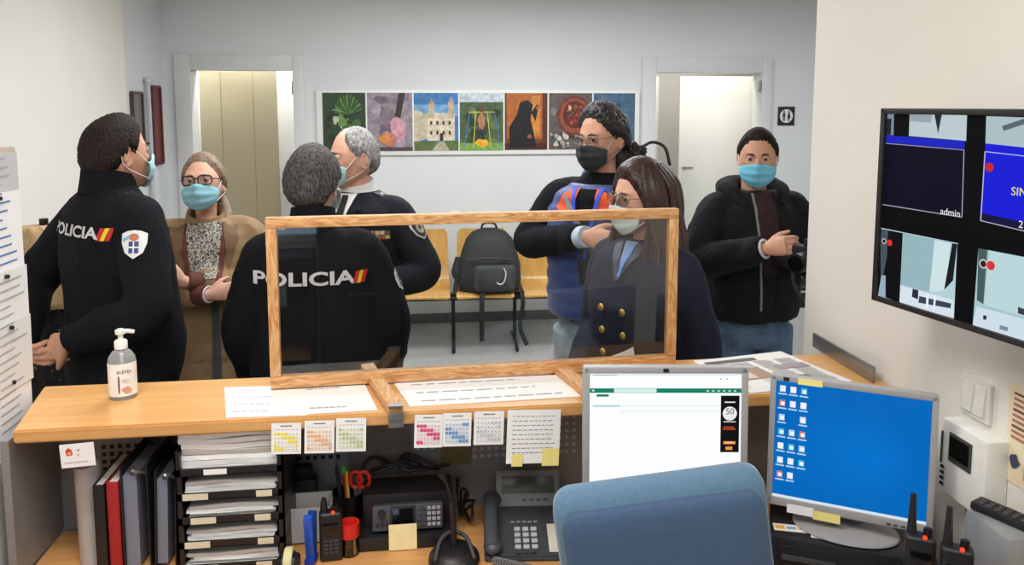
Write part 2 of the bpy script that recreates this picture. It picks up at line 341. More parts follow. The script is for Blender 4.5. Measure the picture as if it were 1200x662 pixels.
    if i == 5:
        s += blobs([(80, 70, 68), (130, 120, 112), (60, 52, 52)], w_, h_, 16, .06, .12, 14)
        s += [((112, 52, 36), disc(w_*.6, h_*.6, w_*.40, 26, h_*.36)), ((140, 74, 50), disc(w_*.6, h_*.6, w_*.35, 26, h_*.31)), ((92, 36, 30), disc(w_*.6, h_*.62, w_*.28, 26, h_*.24))]
        s += blobs([(176, 70, 56), (206, 160, 130), (140, 44, 40), (80, 100, 56)], w_*.5, h_*.4, 22, .02, .05, 15, w_*.36, h_*.42)
        s += blobs([(196, 194, 184), (158, 160, 150)], w_*.5, h_*.32, 14, .03, .05, 16, .002, .01)
    if i == 6: s += blobs([(110, 144, 170), (150, 176, 196), (44, 64, 92), (84, 108, 130)], w_, h_, 30, .05, .1, 17)
    ph = flat('photo_print', pn, s, M, photo=True)
    wd = ['', 'SENDA', 'SAMOSA', 'SARRIA', 'PARGA', '', '']
# restroom sign
q = Py(921, 136, B)
sg = thing('restroom_sign', 'black square restroom sign with two figures in a white circle', 'sign', (q.x, B, q.z))
bm = nb(); box(bm, (0, -.004, 0), (.15, .008, .16), None, .002); obj('sign_plate', bm, BLK, sg)
fig = [((225, 226, 226), disc(0, 0, .058, 28)), ((22, 22, 24), disc(-.022, .036, .0085)), ((22, 22, 24), rc(-.033, -.005, .022, .03)), ((22, 22, 24), rc(-.031, -.042, .008, .04)), ((22, 22, 24), rc(-.021, -.042, .008, .04)),
       ((22, 22, 24), disc(.022, .036, .0085)), ((22, 22, 24), [(.015, .026), (.029, .026), (.037, -.018), (.007, -.018)]), ((22, 22, 24), rc(.0145, -.042, .006, .026)), ((22, 22, 24), rc(.0235, -.042, .006, .026))]
flat('pictogram', sg, fig, frameM((0, -.0083, 0), (1, 0, 0), (0, 0, 1)))
for x, lb in ((533, 'white wall socket on back wall above the bench, left one'), (577, 'white wall socket on back wall above the bench, right one')):
    q = Py(x, 253, B); t = thing('wall_socket', lb, 'socket', (q.x, B, q.z)); bm = nb(); box(bm, (0, -.005, 0), (.08, .01, .08), None, .003); obj('cover_plate', bm, WHITEP, t)
    bm = nb(); cyl(bm, (0, -.0105, 0), .02, .004, (PI/2, 0, 0)); obj('socket_insert', bm, CREAM, t)
# light switch on the right wall
t = thing('light_switch', 'white double light switch on right wall behind the intercom', 'light switch', (WR, 1.435, 1.183), 0)
bm = nb(); box(bm, (-.005, 0, 0), (.01, .085, .085), None, .003); obj('cover_plate', bm, CREAM, t)
for s_ in (-1, 1): bm = nb(); box(bm, (-.0115, s_*.0165, 0), (.006, .03, .062), (0, R(5), 0), .002); obj('rocker', bm, CREAM, t)
# notice on the right wall
t = thing('wall_notice', 'cream paper notice with dark red lines on right wall at frame edge', 'notice', (WR-.001, 1.15, 1.05))
s = [((232, 216, 186), rc(0, 0, .2, .2))]
rr = random.Random(5)
for k in range(9): s.append(((168, 110, 92) if k % 3 else (120, 70, 62), rc(.012, .18-k*.011, rr.uniform(.05, .15), .005)))
s += [((58, 66, 92), jag(.01, .03, .03, .035, 10, 2)), ((208, 160, 110), rc(.05, .02, .12, .03))]
flat('printed_sheet', t, s, frameM((-.0012, .2, 0), (0, -1, 0), (0, 0, 1))); bm = nb(); box(bm, (0, .1, .1), (.0012, .2, .2)); obj('paper', bm, fm((232, 216, 186)), t, False)
# ------------------------------------------------------------------ TV
tl = Vector((.983, 1.532, 1.377)); td = Vector((.19, -.982, 0)).normalized(); TW, TH = .70, .415
M = frameM(tl, td, (0, 0, 1)); tv = thing('television', 'large black wall television split into blue and grey camera views', 'television', tl, math.atan2(td.y, td.x))
bm = nb(); box(bm, (TW/2, .0245, TH/2), (TW, .045, TH), None, .006); box(bm, (TW/2, .055, TH/2), (TW*.5, .03, TH*.5), None, .01); obj('casing', bm, BLK, tv)
Mi = M.inverted()
def onp(x, y, Mi_, o):
    r = ray(x, y); a = Mi_ @ CP; d = Mi_.to_3x3() @ r; k = -a.z/d.z; q = a+d*k; return (q.x, q.y)
def TVp(u, v): return onp(1000+u*200/414, 110+v*320/662, Mi, 0)
def tq(c, *p): return (c, [TVp(*a) for a in p])
S = [((6, 6, 10), rc(.012, .012, TW-.024, TH-.024))]
S += [tq((20, 20, 120), (78, 44), (98, 44), (96, 118), (77, 117)), tq((120, 140, 150), (80, 44), (98, 44), (97, 100), (79, 99)), tq((30, 40, 44), (80, 60), (92, 60), (90, 99), (79, 99)),
      tq((186, 202, 206), (136, 46), (275, 52), (273, 114), (134, 102)), tq((38, 42, 48), (196, 50), (214, 51), (205, 96)), tq((150, 166, 172), (136, 46), (192, 49), (186, 70), (136, 66)),
      tq((28, 36, 190), (78, 100), (270, 114), (269, 135), (77, 118)), tq((12, 10, 30), (76, 121), (268, 137), (263, 299), (70, 269)),
      tq((170, 170, 190), (76, 119), (269, 135.5), (269, 137), (76, 120.5)), tq((170, 170, 190), (70, 267), (263, 298), (263, 300), (70, 269)), tq((170, 170, 190), (267, 137), (269, 137), (264, 299), (262, 299)),
      tq((172, 192, 196), (322, 54), (700, 66), (700, 160), (320, 120)), tq((90, 104, 110), (360, 78), (420, 58), (425, 70), (364, 90)), tq((24, 28, 214), (320, 120), (700, 160), (690, 372), (308, 288)), tq((20, 20, 60), (308, 288), (690, 372), (690, 400), (308, 306)),
      tq((190, 190, 210), (320, 139), (700, 182), (700, 184), (320, 141)), tq((190, 190, 210), (308, 306), (690, 398), (690, 400), (308, 308)), tq((190, 190, 210), (318, 140), (320.5, 140), (310, 308), (307.5, 308)),
      tq((70, 84, 92), (66, 324), (88, 330), (84, 380), (66, 476)), tq((10, 12, 14), (84, 332), (120, 338), (114, 504), (78, 488)), tq((150, 176, 188), (68, 440), (78, 440), (78, 494), (60, 488)), 
      tq((178, 208, 214), (120, 338), (252, 364), (244, 544), (112, 506)), tq((150, 182, 190), (120, 338), (196, 352), (188, 482), (114, 462)), tq((206, 226, 230), (198, 354), (236, 362), (226, 476), (184, 480)), tq((20, 26, 30), (240, 362), (252, 364), (242, 452), (220, 476)), tq((214, 226, 236), (114, 464), (244, 500), (243, 544), (112, 506)),
      tq((40, 44, 54), (144, 472), (158, 476), (157, 498), (142, 492)), tq((60, 66, 84), (160, 490), (238, 508), (236, 520), (158, 506)), tq((236, 240, 244), (178, 482), (184, 484), (181, 520), (176, 518)), tq((236, 240, 244), (196, 488), (201, 489), (198, 524), (194, 522)),
      tq((190, 220, 226), (64, 324), (254, 362), (254, 364), (64, 326)), tq((190, 200, 206), (60, 487), (112, 505), (112, 507), (60, 489)),
      tq((166, 198, 204), (304, 374), (700, 450), (690, 720), (290, 560)), tq((70, 92, 92), (304, 374), (326, 378), (316, 510), (300, 500)), tq((186, 214, 218), (330, 380), (700, 450), (700, 620), (318, 512)), tq((206, 222, 232), (300, 515), (690, 620), (690, 720), (290, 560)), tq((120, 140, 160), (356, 560), (376, 566), (374, 576), (355, 570)), tq((40, 44, 50), (316, 536), (324, 538), (323, 548), (315, 546)), tq((60, 60, 66), (400, 516), (440, 530), (440, 544), (400, 532))]
for (u, v, r, c) in ((331, 178, 8, (200, 40, 40)), (75, 357, 6, (190, 190, 190)), (89, 361, 6.5, (220, 50, 50)), (316, 412, 8.5, (190, 190, 190)), (334, 416, 8, (220, 50, 50))):
    a = TVp(u, v); S.append((c, disc(a[0], a[1], r*.00105)))
    if c[0] == 190: S.append(((60, 20, 30), disc(a[0], a[1], r*.0007)))
So = flat('screen', tv, S, frameM((0, -.0006+.0015, 0), (1, 0, 0), (0, 0, 1)) , 1.0, .00004)
So.location = (0, 0, 0)
def tvt(s_, u, v, size, al): 
    a = TVp(u, v); return txt(nb(), s_, size, frameM((a[0], -.0035, a[1]), (1, 0, 0), (0, 0, 1)), .0001, 1, al)
obj('caption', tvt('admin', 214, 284, .019, 'LEFT'), em((230, 230, 235), 1), tv, False)
obj('caption', tvt('SIN', 386, 236, .021, 'LEFT'), em((230, 225, 130), 1), tv, False); obj('caption', tvt('2', 404, 316, .018, 'LEFT'), em((230, 230, 235), 1), tv, False)
bm = nb()
for a, b_ in (((0, 0), (TW, .012)), ((0, TH-.012), (TW, .012)), ((0, 0), (.012, TH)), ((TW-.012, 0), (.012, TH))): box(bm, (a[0]+b_[0]/2, -.001, a[1]+b_[1]/2), (b_[0], .012, b_[1]), None, .002)
obj('bezel', bm, BLK, tv)
bm = nb(); box2(bm, (TW*.42, .06, TH*.35), (TW*.58, .1, TH*.65), .006); obj('wall_bracket', bm, BLKM, tv)
# ------------------------------------------------------------------ intercom
ic = thing('video_intercom', 'white video door intercom with small dark screen on right wall', 'intercom', (WR, 1.407, .965))
bm = nb(); box(bm, (-.026, 0, .0825), (.052, .134, .165), None, .008); obj('casing', bm, WHITEP, ic)
bm = nb(); box(bm, (-.0535, .005, .112), (.004, .066, .062), None, .002); obj('screen_frame', bm, DGREY, ic)
bm = nb(); box(bm, (-.056, .005, .115), (.002, .056, .045), None, .0008); obj('screen', bm, mat('dark_glass', (12, 12, 14), .1), ic)
for k in range(4): bm = nb(); box(bm, (-.0535, .056, .058-k*.0125), (.005, .009, .007), None, .002); obj('button', bm, BLK, ic)
bm = nb(); box(bm, (-.0535, .061, .1), (.004, .003, .07), None, .001); obj('handset_gap', bm, DGREY, ic)
bm = nb(); tube(bm, [(WR-.02, 1.42, .97), (WR-.012, 1.43, .9), (WR-.03, 1.42, .76)], .006, 8, 10); tag(obj('cable', bm, CREAM), 'pale cable running down the wall from the white intercom', 'cable')
# ================================================================== COUNTER + DESK
KF, KB, KZ, KL, KR = 1.71, 1.955, 1.10, -.90, WR-.004
ct = thing('reception_counter', 'raised beech reception counter running across the room', 'counter', (0, KB, 0))
bm = nb(); prism(bm, [(-.875, KF-KB), (KR, KF-KB), (KR, .03), (-.935, .03)], .03, Matrix.Translation((0, 0, KZ-.03)))
bmesh.ops.bevel(bm, geom=bm.edges[:], offset=.004, segments=2, affect='EDGES'); obj('counter_top', bm, COUNTER, ct)
PNL = mat('grey_metal_panel', (146, 146, 146), .5, .2, var=.05)
bm = nb(); box2(bm, (-.925, 0, .0), (KR, .018, KZ-.031)); obj('back_panel', bm, PNL, ct, False)
bm = nb(); box2(bm, (-.925, .02, .0), (KR, .026, KZ-.032)); obj('public_side_panel', bm, mat('pale_laminate', (190, 180, 165), .5), ct, False)
bm = nb()
def hole_squares(bm, x0, x1, z0, z1):
    p_ = .0195; nx = int(round((x1-x0)/p_)); nz = int(round((z1-z0)/p_))
    for i in range(nx):
        for k in range(nz): box(bm, (x0+(i+.5)*p_, -.0008, z0+(k+.5)*p_), (.010, .002, .010))
HOLED = mat('dark_hole_square', (22, 22, 24), .6); HOLEL = mat('lit_hole_square', (190, 190, 190), .5)  # flat squares for holes; pale ones paint the lit space seen through
hb = nb(); hole_squares(hb, -.80, -.70, .86, .96); hole_squares(hb, -.42, -.20, .88, .98); o = obj('painted_holes', hb, HOLED, ct, False); o['kind'] = 'stuff'
hb = nb()
for a in ((-.02, .04, .89, 1.01), (.13, .3, .86, .98), (.34, .42, .86, 1.04), (.80, .86, .90, 1.02)): hole_squares(hb, *a)
o = obj('painted_holes', hb, HOLEL, ct, False); o['kind'] = 'stuff'
bm = nb(); box2(bm, (-.19, -.004, .78), (-.03, -.001, 1.04)); obj('cover_sheet', bm, mat('grey_brown_sheet', (120, 116, 110), .6), ct, False)
bm = nb(); box2(bm, (.05, -.004, .85), (.13, -.001, .98)); obj('cover_sheet', bm, mat('olive_sheet', (120, 110, 70), .6), ct, False)
bm = nb(); box2(bm, (-.912, KF-KB+.02, .742), (-.895, -.0, KZ-.031)); obj('end_panel', bm, PNL, ct, False)
# metal plate at the right end
t = nb(); box(t, (1.135, 1.90, KZ+.021), (.008, .30, .042), None, .0025); tag(obj('steel_plate', t, STEEL), 'steel edge plate standing on the right end of the counter', 'plate')
# desk
dk = thing('office_desk', 'beech desk top under the raised counter', 'desk', (0, 1.7, 0))
poly = [(-.893, .243), (-.893, -.25), (.70, -.25), (.74, -.37), (1.166, -.37), (1.166, .243)]
bm = nb(); prism(bm, poly, .028, Matrix.Translation((0, 0, .712))); bmesh.ops.bevel(bm, geom=bm.edges[:], offset=.003, segments=2, affect='EDGES'); obj('desk_top', bm, DESK, dk)
for x, y in ((-.85, -.2), (-.85, .2), (.2, .2), (1.12, .2), (1.12, -.3), (.722, -.28)): bm = nb(); box(bm, (x, y, .356), (.045, .045, .712), None, .004); obj('leg', bm, DGREY, dk)
DZ = .74
# protective screen
g0 = Pz(318, 457, KZ); g1 = Pz(790, 430, KZ); sd = Vector((g1.x-g0.x, g1.y-g0.y, 0)); GL = sd.length; GH = .43
gs = thing('protective_screen', 'clear counter screen in a pine wood frame with two feet', 'screen', (g0.x, g0.y, KZ), math.atan2(sd.y, sd.x))
fwd = .030
for nm, a, b_, m in (('frame_rail', (0, -.012, .006), (GL, .012, .006+fwd), PINE), ('frame_rail', (0, -.012, GH-.026), (GL, .012, GH), PINE), ('frame_stile', (0, -.0125, .006+fwd), (fwd*.85, .0125, GH-.026), PINEV), ('frame_stile', (GL-fwd*.85, -.0125, .006+fwd), (GL, .0125, GH-.026), PINEV)):
    bm = nb(); box2(bm, a, b_, .003); obj(nm, bm, m, gs)
bm = nb(); box2(bm, (fwd*.8, -.0015, .03), (GL-fwd*.8, .0015, GH-.02)); obj('glass_pane', bm, GLASS, gs, False)
FY = wood('pine_foot', (222, 176, 122), (188, 130, 76), 7, .5, (7, 1, 7), 4)
rz = gs.rotation_euler.z
for fx0, fy0, fx1, fy1 in ((430, 427, 463, 488), (650, 424, 692, 458)):
    a = Pz(fx0, fy0, KZ+.02); b_ = Pz(fx1, fy1, KZ+.02); b_.y = max(b_.y, KF-.012)
    im = (Matrix.Translation((g0.x, g0.y, KZ)) @ Matrix.Rotation(rz, 4, 'Z')).inverted(); a = im @ a; b_ = im @ b_; d = b_-a; d.z = 0
    bm = nb(); box(bm, ((a.x+b_.x)/2, (a.y+b_.y)/2, .0125), (.034, d.length, .022), (0, 0, math.atan2(d.y, d.x)-PI/2), .002); f_ = obj('foot', bm, FY, gs)
    if fx0 == 430:
        bm = nb(); e = b_; box(bm, (e.x, e.y-.012, -.008), (.034, .003, .034), (0, 0, -rz), .001); box(bm, (e.x, e.y-.004, .0245), (.034, .02, .002)); cyl(bm, (e.x-.009, e.y-.0145, -.006), .004, .003, (PI/2, 0, 0), seg=10); cyl(bm, (e.x+.009, e.y-.0145, -.006), .004, .003, (PI/2, 0, 0), seg=10); obj('angle_bracket', bm, STEEL, f_)
# ------------------------------------------------------------------ paper helpers
def sheet(name, label, cat, corners, group=None, lines=0, seed=1, z=KZ, curl=0., col=(240, 240, 240), ink=(170, 170, 176), th=.0012, extra=None):
    p = [Vector(c) for c in corners]; o0 = p[0]; t = thing(name, label, cat, (o0.x, o0.y, z), 0, group)
    bm = nb(); n = 10
    def pt(u, v): 
        q = (p[0]*(1-u)+p[1]*u)*(1-v)+(p[3]*(1-u)+p[2]*u)*v - o0; return Vector((q.x, q.y, 0))
    def hz(u, v): return curl*max(0, (u+v-1.35))**2*4+.0008*math.sin(5*u+seed)*math.sin(4*v)
    top = [[bm.verts.new(pt(i/n, j/n)+Vector((0, 0, .0012+th+hz(i/n, j/n)))) for i in range(n+1)] for j in range(n+1)]
    bot = [[bm.verts.new(pt(i/n, j/n)+Vector((0, 0, .0005+hz(i/n, j/n)))) for i in range(n+1)] for j in range(n+1)]
    for j in range(n):
        for i in range(n):
            bm.faces.new((top[j][i], top[j][i+1], top[j+1][i+1], top[j+1][i])); bm.faces.new((bot[j][i], bot[j+1][i], bot[j+1][i+1], bot[j][i+1]))
    for k in range(n):
        for A_, B_ in (((0, k), (0, k+1)), ((k+1, n), (k, n)) if False else ((n, k), (n, k+1))):
            a, b_ = A_, B_; bm.faces.new((top[a[0]][a[1]], top[b_[0]][b_[1]], bot[b_[0]][b_[1]], bot[a[0]][a[1]]))
        for c in (0, n): bm.faces.new((top[k][c], top[k+1][c], bot[k+1][c], bot[k][c]))
    obj('paper', bm, fm(col), t, False)
    r = random.Random(seed); bm = nb(); k = 0
    for L in range(lines):
        v = .85-.7*L/max(1, lines-1); u = .08; ue = r.uniform(.5, .92)
        while u < ue:
            wd_ = r.uniform(.04, .11); a, b_ = pt(u, v), pt(min(u+wd_, ue), v); a2, b2 = pt(u, v+.5/max(8, lines)*.45), pt(min(u+wd_, ue), v+.5/max(8, lines)*.45); zo = Vector((0, 0, .0024+th+hz(u, v)))
            bm.faces.new([bm.verts.new(q+zo) for q in (a, b_, b2, a2)]); u += wd_+.018
    if lines: obj('print', bm, fm(ink), t, False)['kind'] = 'stuff'
    else: bm.free()
    if extra: extra(t, pt)
    return t
def cz(x, y): q = Pz(x, y, KZ); return (q.x, q.y, 0)
sheet('paper_sheet', 'plain white sheet on counter nearest the sanitiser bottle', 'paper', [cz(265, 490), cz(360, 487), cz(352, 453), cz(263, 455)], None, 4, 3, ink=(205, 205, 212))
sheet('paper_sheet', 'white sheet with one printed line left of the wooden foot', 'paper', [cz(357, 486), cz(442, 481), cz(427, 450), cz(352, 454)], None, 2, 8)
sheet('paper_sheet', 'long white sheet on counter right of the wooden foot', 'paper', [cz(480, 477), cz(684, 465), cz(668, 439), cz(462, 450)], None, 3, 9)
sheet('paper_sheet', 'white sheet with raised corner behind the pine framed screen', 'paper', [cz(664, 431), cz(748, 428), cz(742, 421), cz(660, 423)], None, 0, 4, curl=.02)
def news(t, pt):
    s = []; r = random.Random(4); zo = .0032; bm2 = []
    for (u0, v0, u1, v1, c) in ((.06, .82, .6, .9, (90, 90, 92)), (.1, .3, .46, .62, (156, 128, 110)), (.12, .34, .3, .5, (206, 186, 170)), (.62, .5, .95, .62, (150, 140, 140)), (.55, .15, .75, .3, (120, 112, 108))): bm2.append((c, [pt(u0, v0), pt(u1, v0), pt(u1, v1), pt(u0, v1)]))
    for cidx in range(4):
        for L in range(22):
            u = .06+cidx*.23; v = .06+L*.034
            bm2.append(((150, 150, 150), [pt(u, v), pt(u+.19*r.uniform(.7, 1), v), pt(u+.18, v+.012), pt(u, v+.012)]))
    flat('print', t, [(c, [(q.x, q.y) for q in pl]) for c, pl in bm2[5:]+bm2[:5]], Matrix.Translation((0, 0, zo)), step=.00003)
sheet('newspaper', 'open newspaper lying on the right end of the counter', 'newspaper', [cz(880, 462), cz(1000, 448), cz(915, 413), cz(812, 424)], None, 0, 6, th=.002, col=(222, 222, 220), extra=news)
# cards hanging from the counter edge
HY = KF-.006
def hang(name, label, cat, x0, y0, x1, y1, group=None, tilt=0.): 
    a = Py(x0, y0, HY); b_ = Py(x1, y1, HY); w_ = b_.x-a.x; h_ = a.z-b_.z
    zt_ = min(a.z, KZ-.002); t = thing(name, label, cat, ((a.x+b_.x)/2, HY, zt_), 0, group)
    M = Matrix.Rotation(tilt, 4, 'Y') @ frameM((-w_/2, 0, -h_), (1, 0, 0), (0, 0, 1))
    bm = nb(); slab(bm, w_, h_, .0015, M); return t, w_, h_, M, bm
def calendar(label, x0, y0, x1, y1, col, pale, seed, tilt=0.):
    t, w_, h_, M, bm = hang('calendar_card', label, 'calendar', x0, y0, x1, y1, 'month cards along the counter edge', tilt); obj('paper', bm, PAPER, t, False)
    r = random.Random(seed); s = [((120, 120, 124), rc(w_*.3, h_*.9, w_*.4, h_*.035))]; cw = w_*.84/7
    for L in range(6):
        for d in range(7):
            x, y = w_*.08+d*cw, h_*.74-L*h_*.125
            c = col if (L*7+d+seed) % 9 < 4 and L > 0 else pale
            if L == 0: s.append(((176, 176, 180), rc(x+cw*.2, y+h_*.05, cw*.6, h_*.025)))
            else: s.append((c, rc(x, y, cw*.9, h_*.095))); s.append(((120, 116, 120), rc(x+cw*.3, y+h_*.03, cw*.3, h_*.03)))
    flat('print', t, s, M @ Matrix.Translation((0, 0, .0003)), step=.00002)
calendar('month card with yellow bars, first on the left', 318, 497, 354, 531, (250, 236, 80), (246, 246, 236), 2, R(2))
calendar('month card with pale orange cells, second from left', 357, 494, 393, 530, (242, 190, 150), (246, 226, 210), 4, R(2))
calendar('month card with pale green cells beside the metal bracket', 394, 491, 430, 528, (196, 214, 160), (230, 236, 216), 5, R(2))
calendar('month card with bright pink bars right of the metal bracket', 486, 487, 519.5, 523.5, (226, 60, 130), (246, 222, 232), 3, R(2))
calendar('month card with blue cells beside the pink one', 519.5, 485, 553, 522, (110, 160, 214), (214, 226, 240), 6, R(2))
calendar('month card with plain grey cells left of the handwritten note', 556, 483, 591, 520, (214, 214, 220), (236, 236, 238), 7, R(2))
t, w_, h_, M, bm = hang('handwritten_note', 'white handwritten sheet hanging from counter edge with two yellow stickers', 'note', 595, 482, 657, 541, None, R(2)); obj('paper', bm, PAPER, t, False)
rr = random.Random(3); s = []
for L in range(9):
    x = w_*.1
    while x < w_*.85: l_ = rr.uniform(.004, .012); s.append(((110, 112, 130), rc(x, h_*.88-L*h_*.085, l_, h_*.012))); x += l_+.003
flat('handwriting', t, s, M @ Matrix.Translation((0, 0, .0003)), step=.00001)
YEL = mat('yellow_sticky_paper', (240, 226, 140), .7, var=.04)
for x, w2, lb in ((-.05, .026, 'small yellow sticky note at lower left of the handwritten sheet'), (.022, .04, 'yellow sticky note at lower right of the handwritten sheet')):
    o = nb(); slab(o, w2, .03 if w2 < .03 else .042, .0006, Matrix.Translation((0, 0, 0)) @ frameM((x, -.0021, -h_-.006), (1, 0, 0), (0, 0, 1))); o = obj('sticky_note', o, YEL, None, False); o.location = t.location; o.rotation_euler = (0, R(2), 0); tag(o, lb, 'sticky note')
t, w_, h_, M, bm = hang('greeting_card', 'small white card with red drawing at left end of counter', 'card', 69, 521, 111, 546, None, R(-3)); obj('paper', bm, PAPER, t, False)
flat('drawing', t, [((206, 60, 44), jag(w_*.12, h_*.45, w_*.28, h_*.42, 12, 4)), ((236, 160, 130), jag(w_*.2, h_*.5, w_*.14, h_*.2, 10, 5)), ((214, 200, 200), rc(w_*.1, h_*.2, w_*.7, h_*.05)), ((170, 160, 160), rc(w_*.5, h_*.7, w_*.08, h_*.06)), ((170, 160, 160), rc(w_*.5, h_*.5, w_*.06, h_*.06))], M @ Matrix.Translation((0, 0, .0003)))
# sanitiser bottle
q = Pz(145, 465, KZ); sb = thing('sanitiser_bottle', 'clear pump bottle of hand sanitiser on the counter', 'bottle', (q.x, q.y, KZ), R(20))
gel = clear('clear_gel_plastic', (236, 240, 240), 1, 1.35)
nt_ = gel.node_tree; df = nt_.nodes.new('ShaderNodeBsdfDiffuse'); df.inputs[0].default_value = lin((225, 230, 232)); m2_ = nt_.nodes.new('ShaderNodeMixShader'); m2_.inputs[0].default_value = .3
nt_.links.new(nt_.nodes['Mix Shader'].outputs[0], m2_.inputs[1]); nt_.links.new(df.outputs[0], m2_.inputs[2]); nt_.links.new(m2_.outputs[0], nt_.nodes['Material Output'].inputs[0])
bm = nb(); lathe(bm, [(.0295, 0), (.031, .004), (.031, .088), (.029, .1), (.021, .113), (.0125, .119), (.0125, .124)], seg=36); bmesh.ops.scale(bm, vec=(1, .85, 1), verts=bm.verts); obj('bottle_body', bm, gel, sb)
bm = nb(); lathe(bm, [(.0145, .121), (.0145, .138), (.012, .141), (.006, .142), (.0055, .155), (.011, .156), (.0115, .165), (.006, .168)], seg=24); tube(bm, [(0, 0, .161), (.016, -.004, .162), (.03, -.008, .159)], [.0055, .005, .0045], 10); obj('pump', bm, WHITEP, sb)
bm = nb(); tube(bm, [(0, 0, .12), (.001, 0, .01)], .003, 8); obj('dip_tube', bm, WHITEP, sb)
def wrap(r0, ang0, ang1, z0, z1, n=10):
    bm = nb(); vs = []
    for i in range(n+1):
        a = ang0+(ang1-ang0)*i/n; vs.append((bm.verts.new((r0*math.cos(a), r0*.85*math.sin(a), z0)), bm.verts.new((r0*math.cos(a), r0*.85*math.sin(a), z1))))
    for i in range(n): bm.faces.new((vs[i][0], vs[i+1][0], vs[i+1][1], vs[i][1]))
    return bm
obj('label_sticker', wrap(.0316, R(188), R(350), .010, .089, 24), mat('white_label', (236, 236, 236), .5), sb)
tb = nb(); txt(tb, 'KLEVER', .0095, frameM((.004, -.0278, .07), (1, 0, 0), (0, 0, 1)), .0002); obj('lettering', tb, fm((60, 62, 70)), sb, False)
flat('picture', sb, [((206, 150, 130), jag(-.008, .016, .026, .02, 12, 3)), ((60, 60, 66), rc(-.014, .02, .003, .04)), ((190, 190, 196), rc(-.006, .05, .02, .002)), ((190, 190, 196), rc(-.006, .045, .016, .002))], frameM((.004, -.0278, 0), (1, 0, 0), (0, 0, 1)))
# ================================================================== UNDER THE COUNTER
# paper trays
TRB = mat('black_tray_plastic', (24, 24, 26), .4); tw, tdp, tp = .235, .215, .0572
tx, ty = -.432, 1.722
for i in range(5):
    lv = ['lowest', 'second lowest', 'middle', 'second from top', 'topmost'][i]
    t = thing('letter_tray', 'black letter tray with papers under the counter, %s of its stack' % lv, 'letter tray', (tx, ty, DZ+i*tp), 0, 'letter trays stacked under the counter')
    bm = nb(); box2(bm, (-tw/2, 0, .0005), (tw/2, tdp, .003)); box2(bm, (-tw/2, 0, .0), (-tw/2+.003, tdp, .056)); box2(bm, (tw/2-.003, 0, .0), (tw/2, tdp, .056)); box2(bm, (-tw/2, tdp-.003, 0), (tw/2, tdp, .05))
    box(bm, (0, .002, .009), (tw, .004, .018), None, .0015); box2(bm, (-tw/2, .0, .0), (-tw/2+.012, .012, .057)); box2(bm, (tw/2-.012, .0, .0), (tw/2, .012, .057)); obj('tray', bm, TRB, t, False)
    if i < 4:
        for x in ((-.075, .075) if i % 2 else (-.06, .07)):
            bm = nb(); box(bm, (x, -.001, .009), (.055 if x < 0 else .035, .002, .014)); obj('index_label', bm, fm((216, 208, 184)), t, False)
    else: 
        bm = nb(); box(bm, (-.03, -.001, .009), (.05, .002, .012)); obj('index_label', bm, PAPER, t, False)
    g = thing('paper_stack', 'loose papers lying in the %s black letter tray' % lv, 'papers', (tx, ty, DZ+i*tp+.003), 0, 'papers in the letter trays')
    r = random.Random(40+i); n = 4 if i < 4 else 7
    for k in range(n):
        hh = (.033 if i < 4 else .090)/n; zc = .0015+k*hh; bm = nb(); a = r.uniform(-.03, .03); rows = []
        wv = r.uniform(.185, .205) if i < 4 else .212; sx_ = r.uniform(-.006, .006)
        nn = 8
        for u in range(nn+1):
            x = -wv/2+wv*u/nn+sx_; bz = .003*math.sin(u*.7+k+i)*(k/n)
            rows.append([Vector((x, .014+r.uniform(0, .002), zc+bz)), Vector((x, .205, zc+bz)), Vector((x, .205, zc+bz+hh*.9)), Vector((x, .014+a*.1, zc+bz+hh*.9))])
        loft(bm, rows); obj('sheet', bm, fm([(236, 236, 234), (226, 226, 224), (240, 240, 238), (214, 212, 206)][k % 4]), g, False)
# binders, books and roll on the left
def book(name, label, x, wd, h, col, y0=1.745, dp=.17, lean=0., top=(235, 235, 235), cat='book'):
    t = thing(name, label, cat, (x, y0, DZ), 0); Mx = Matrix.Rotation(lean, 4, 'Y')
    m = mat('cover_%d_%d_%d' % col, col, .45)
    for sgn in (-1, 1): bm = nb(); box(bm, (sgn*(wd/2-.0015), dp/2, h/2), (.003, dp, h), None, .001); bmesh.ops.transform(bm, matrix=Mx, verts=bm.verts); obj('cover', bm, m, t)
    bm = nb(); box(bm, (0, .002, h/2), (wd, .004, h), None, .0015); bmesh.ops.transform(bm, matrix=Mx, verts=bm.verts); obj('spine', bm, m, t)
    bm = nb(); box2(bm, (-wd/2+.003, .005, .004), (wd/2-.003, dp-.004, h-.004)); bmesh.ops.transform(bm, matrix=Mx, verts=bm.verts); obj('page_block', bm, fm(top), t, False); return t
book('ledger', 'thin black spined ledger, first in the row beside the white roll', -.722, .024, .21, (28, 28, 30))
book('ledger', 'thin red spined ledger standing beside the black one', -.692, .026, .215, (160, 34, 40))
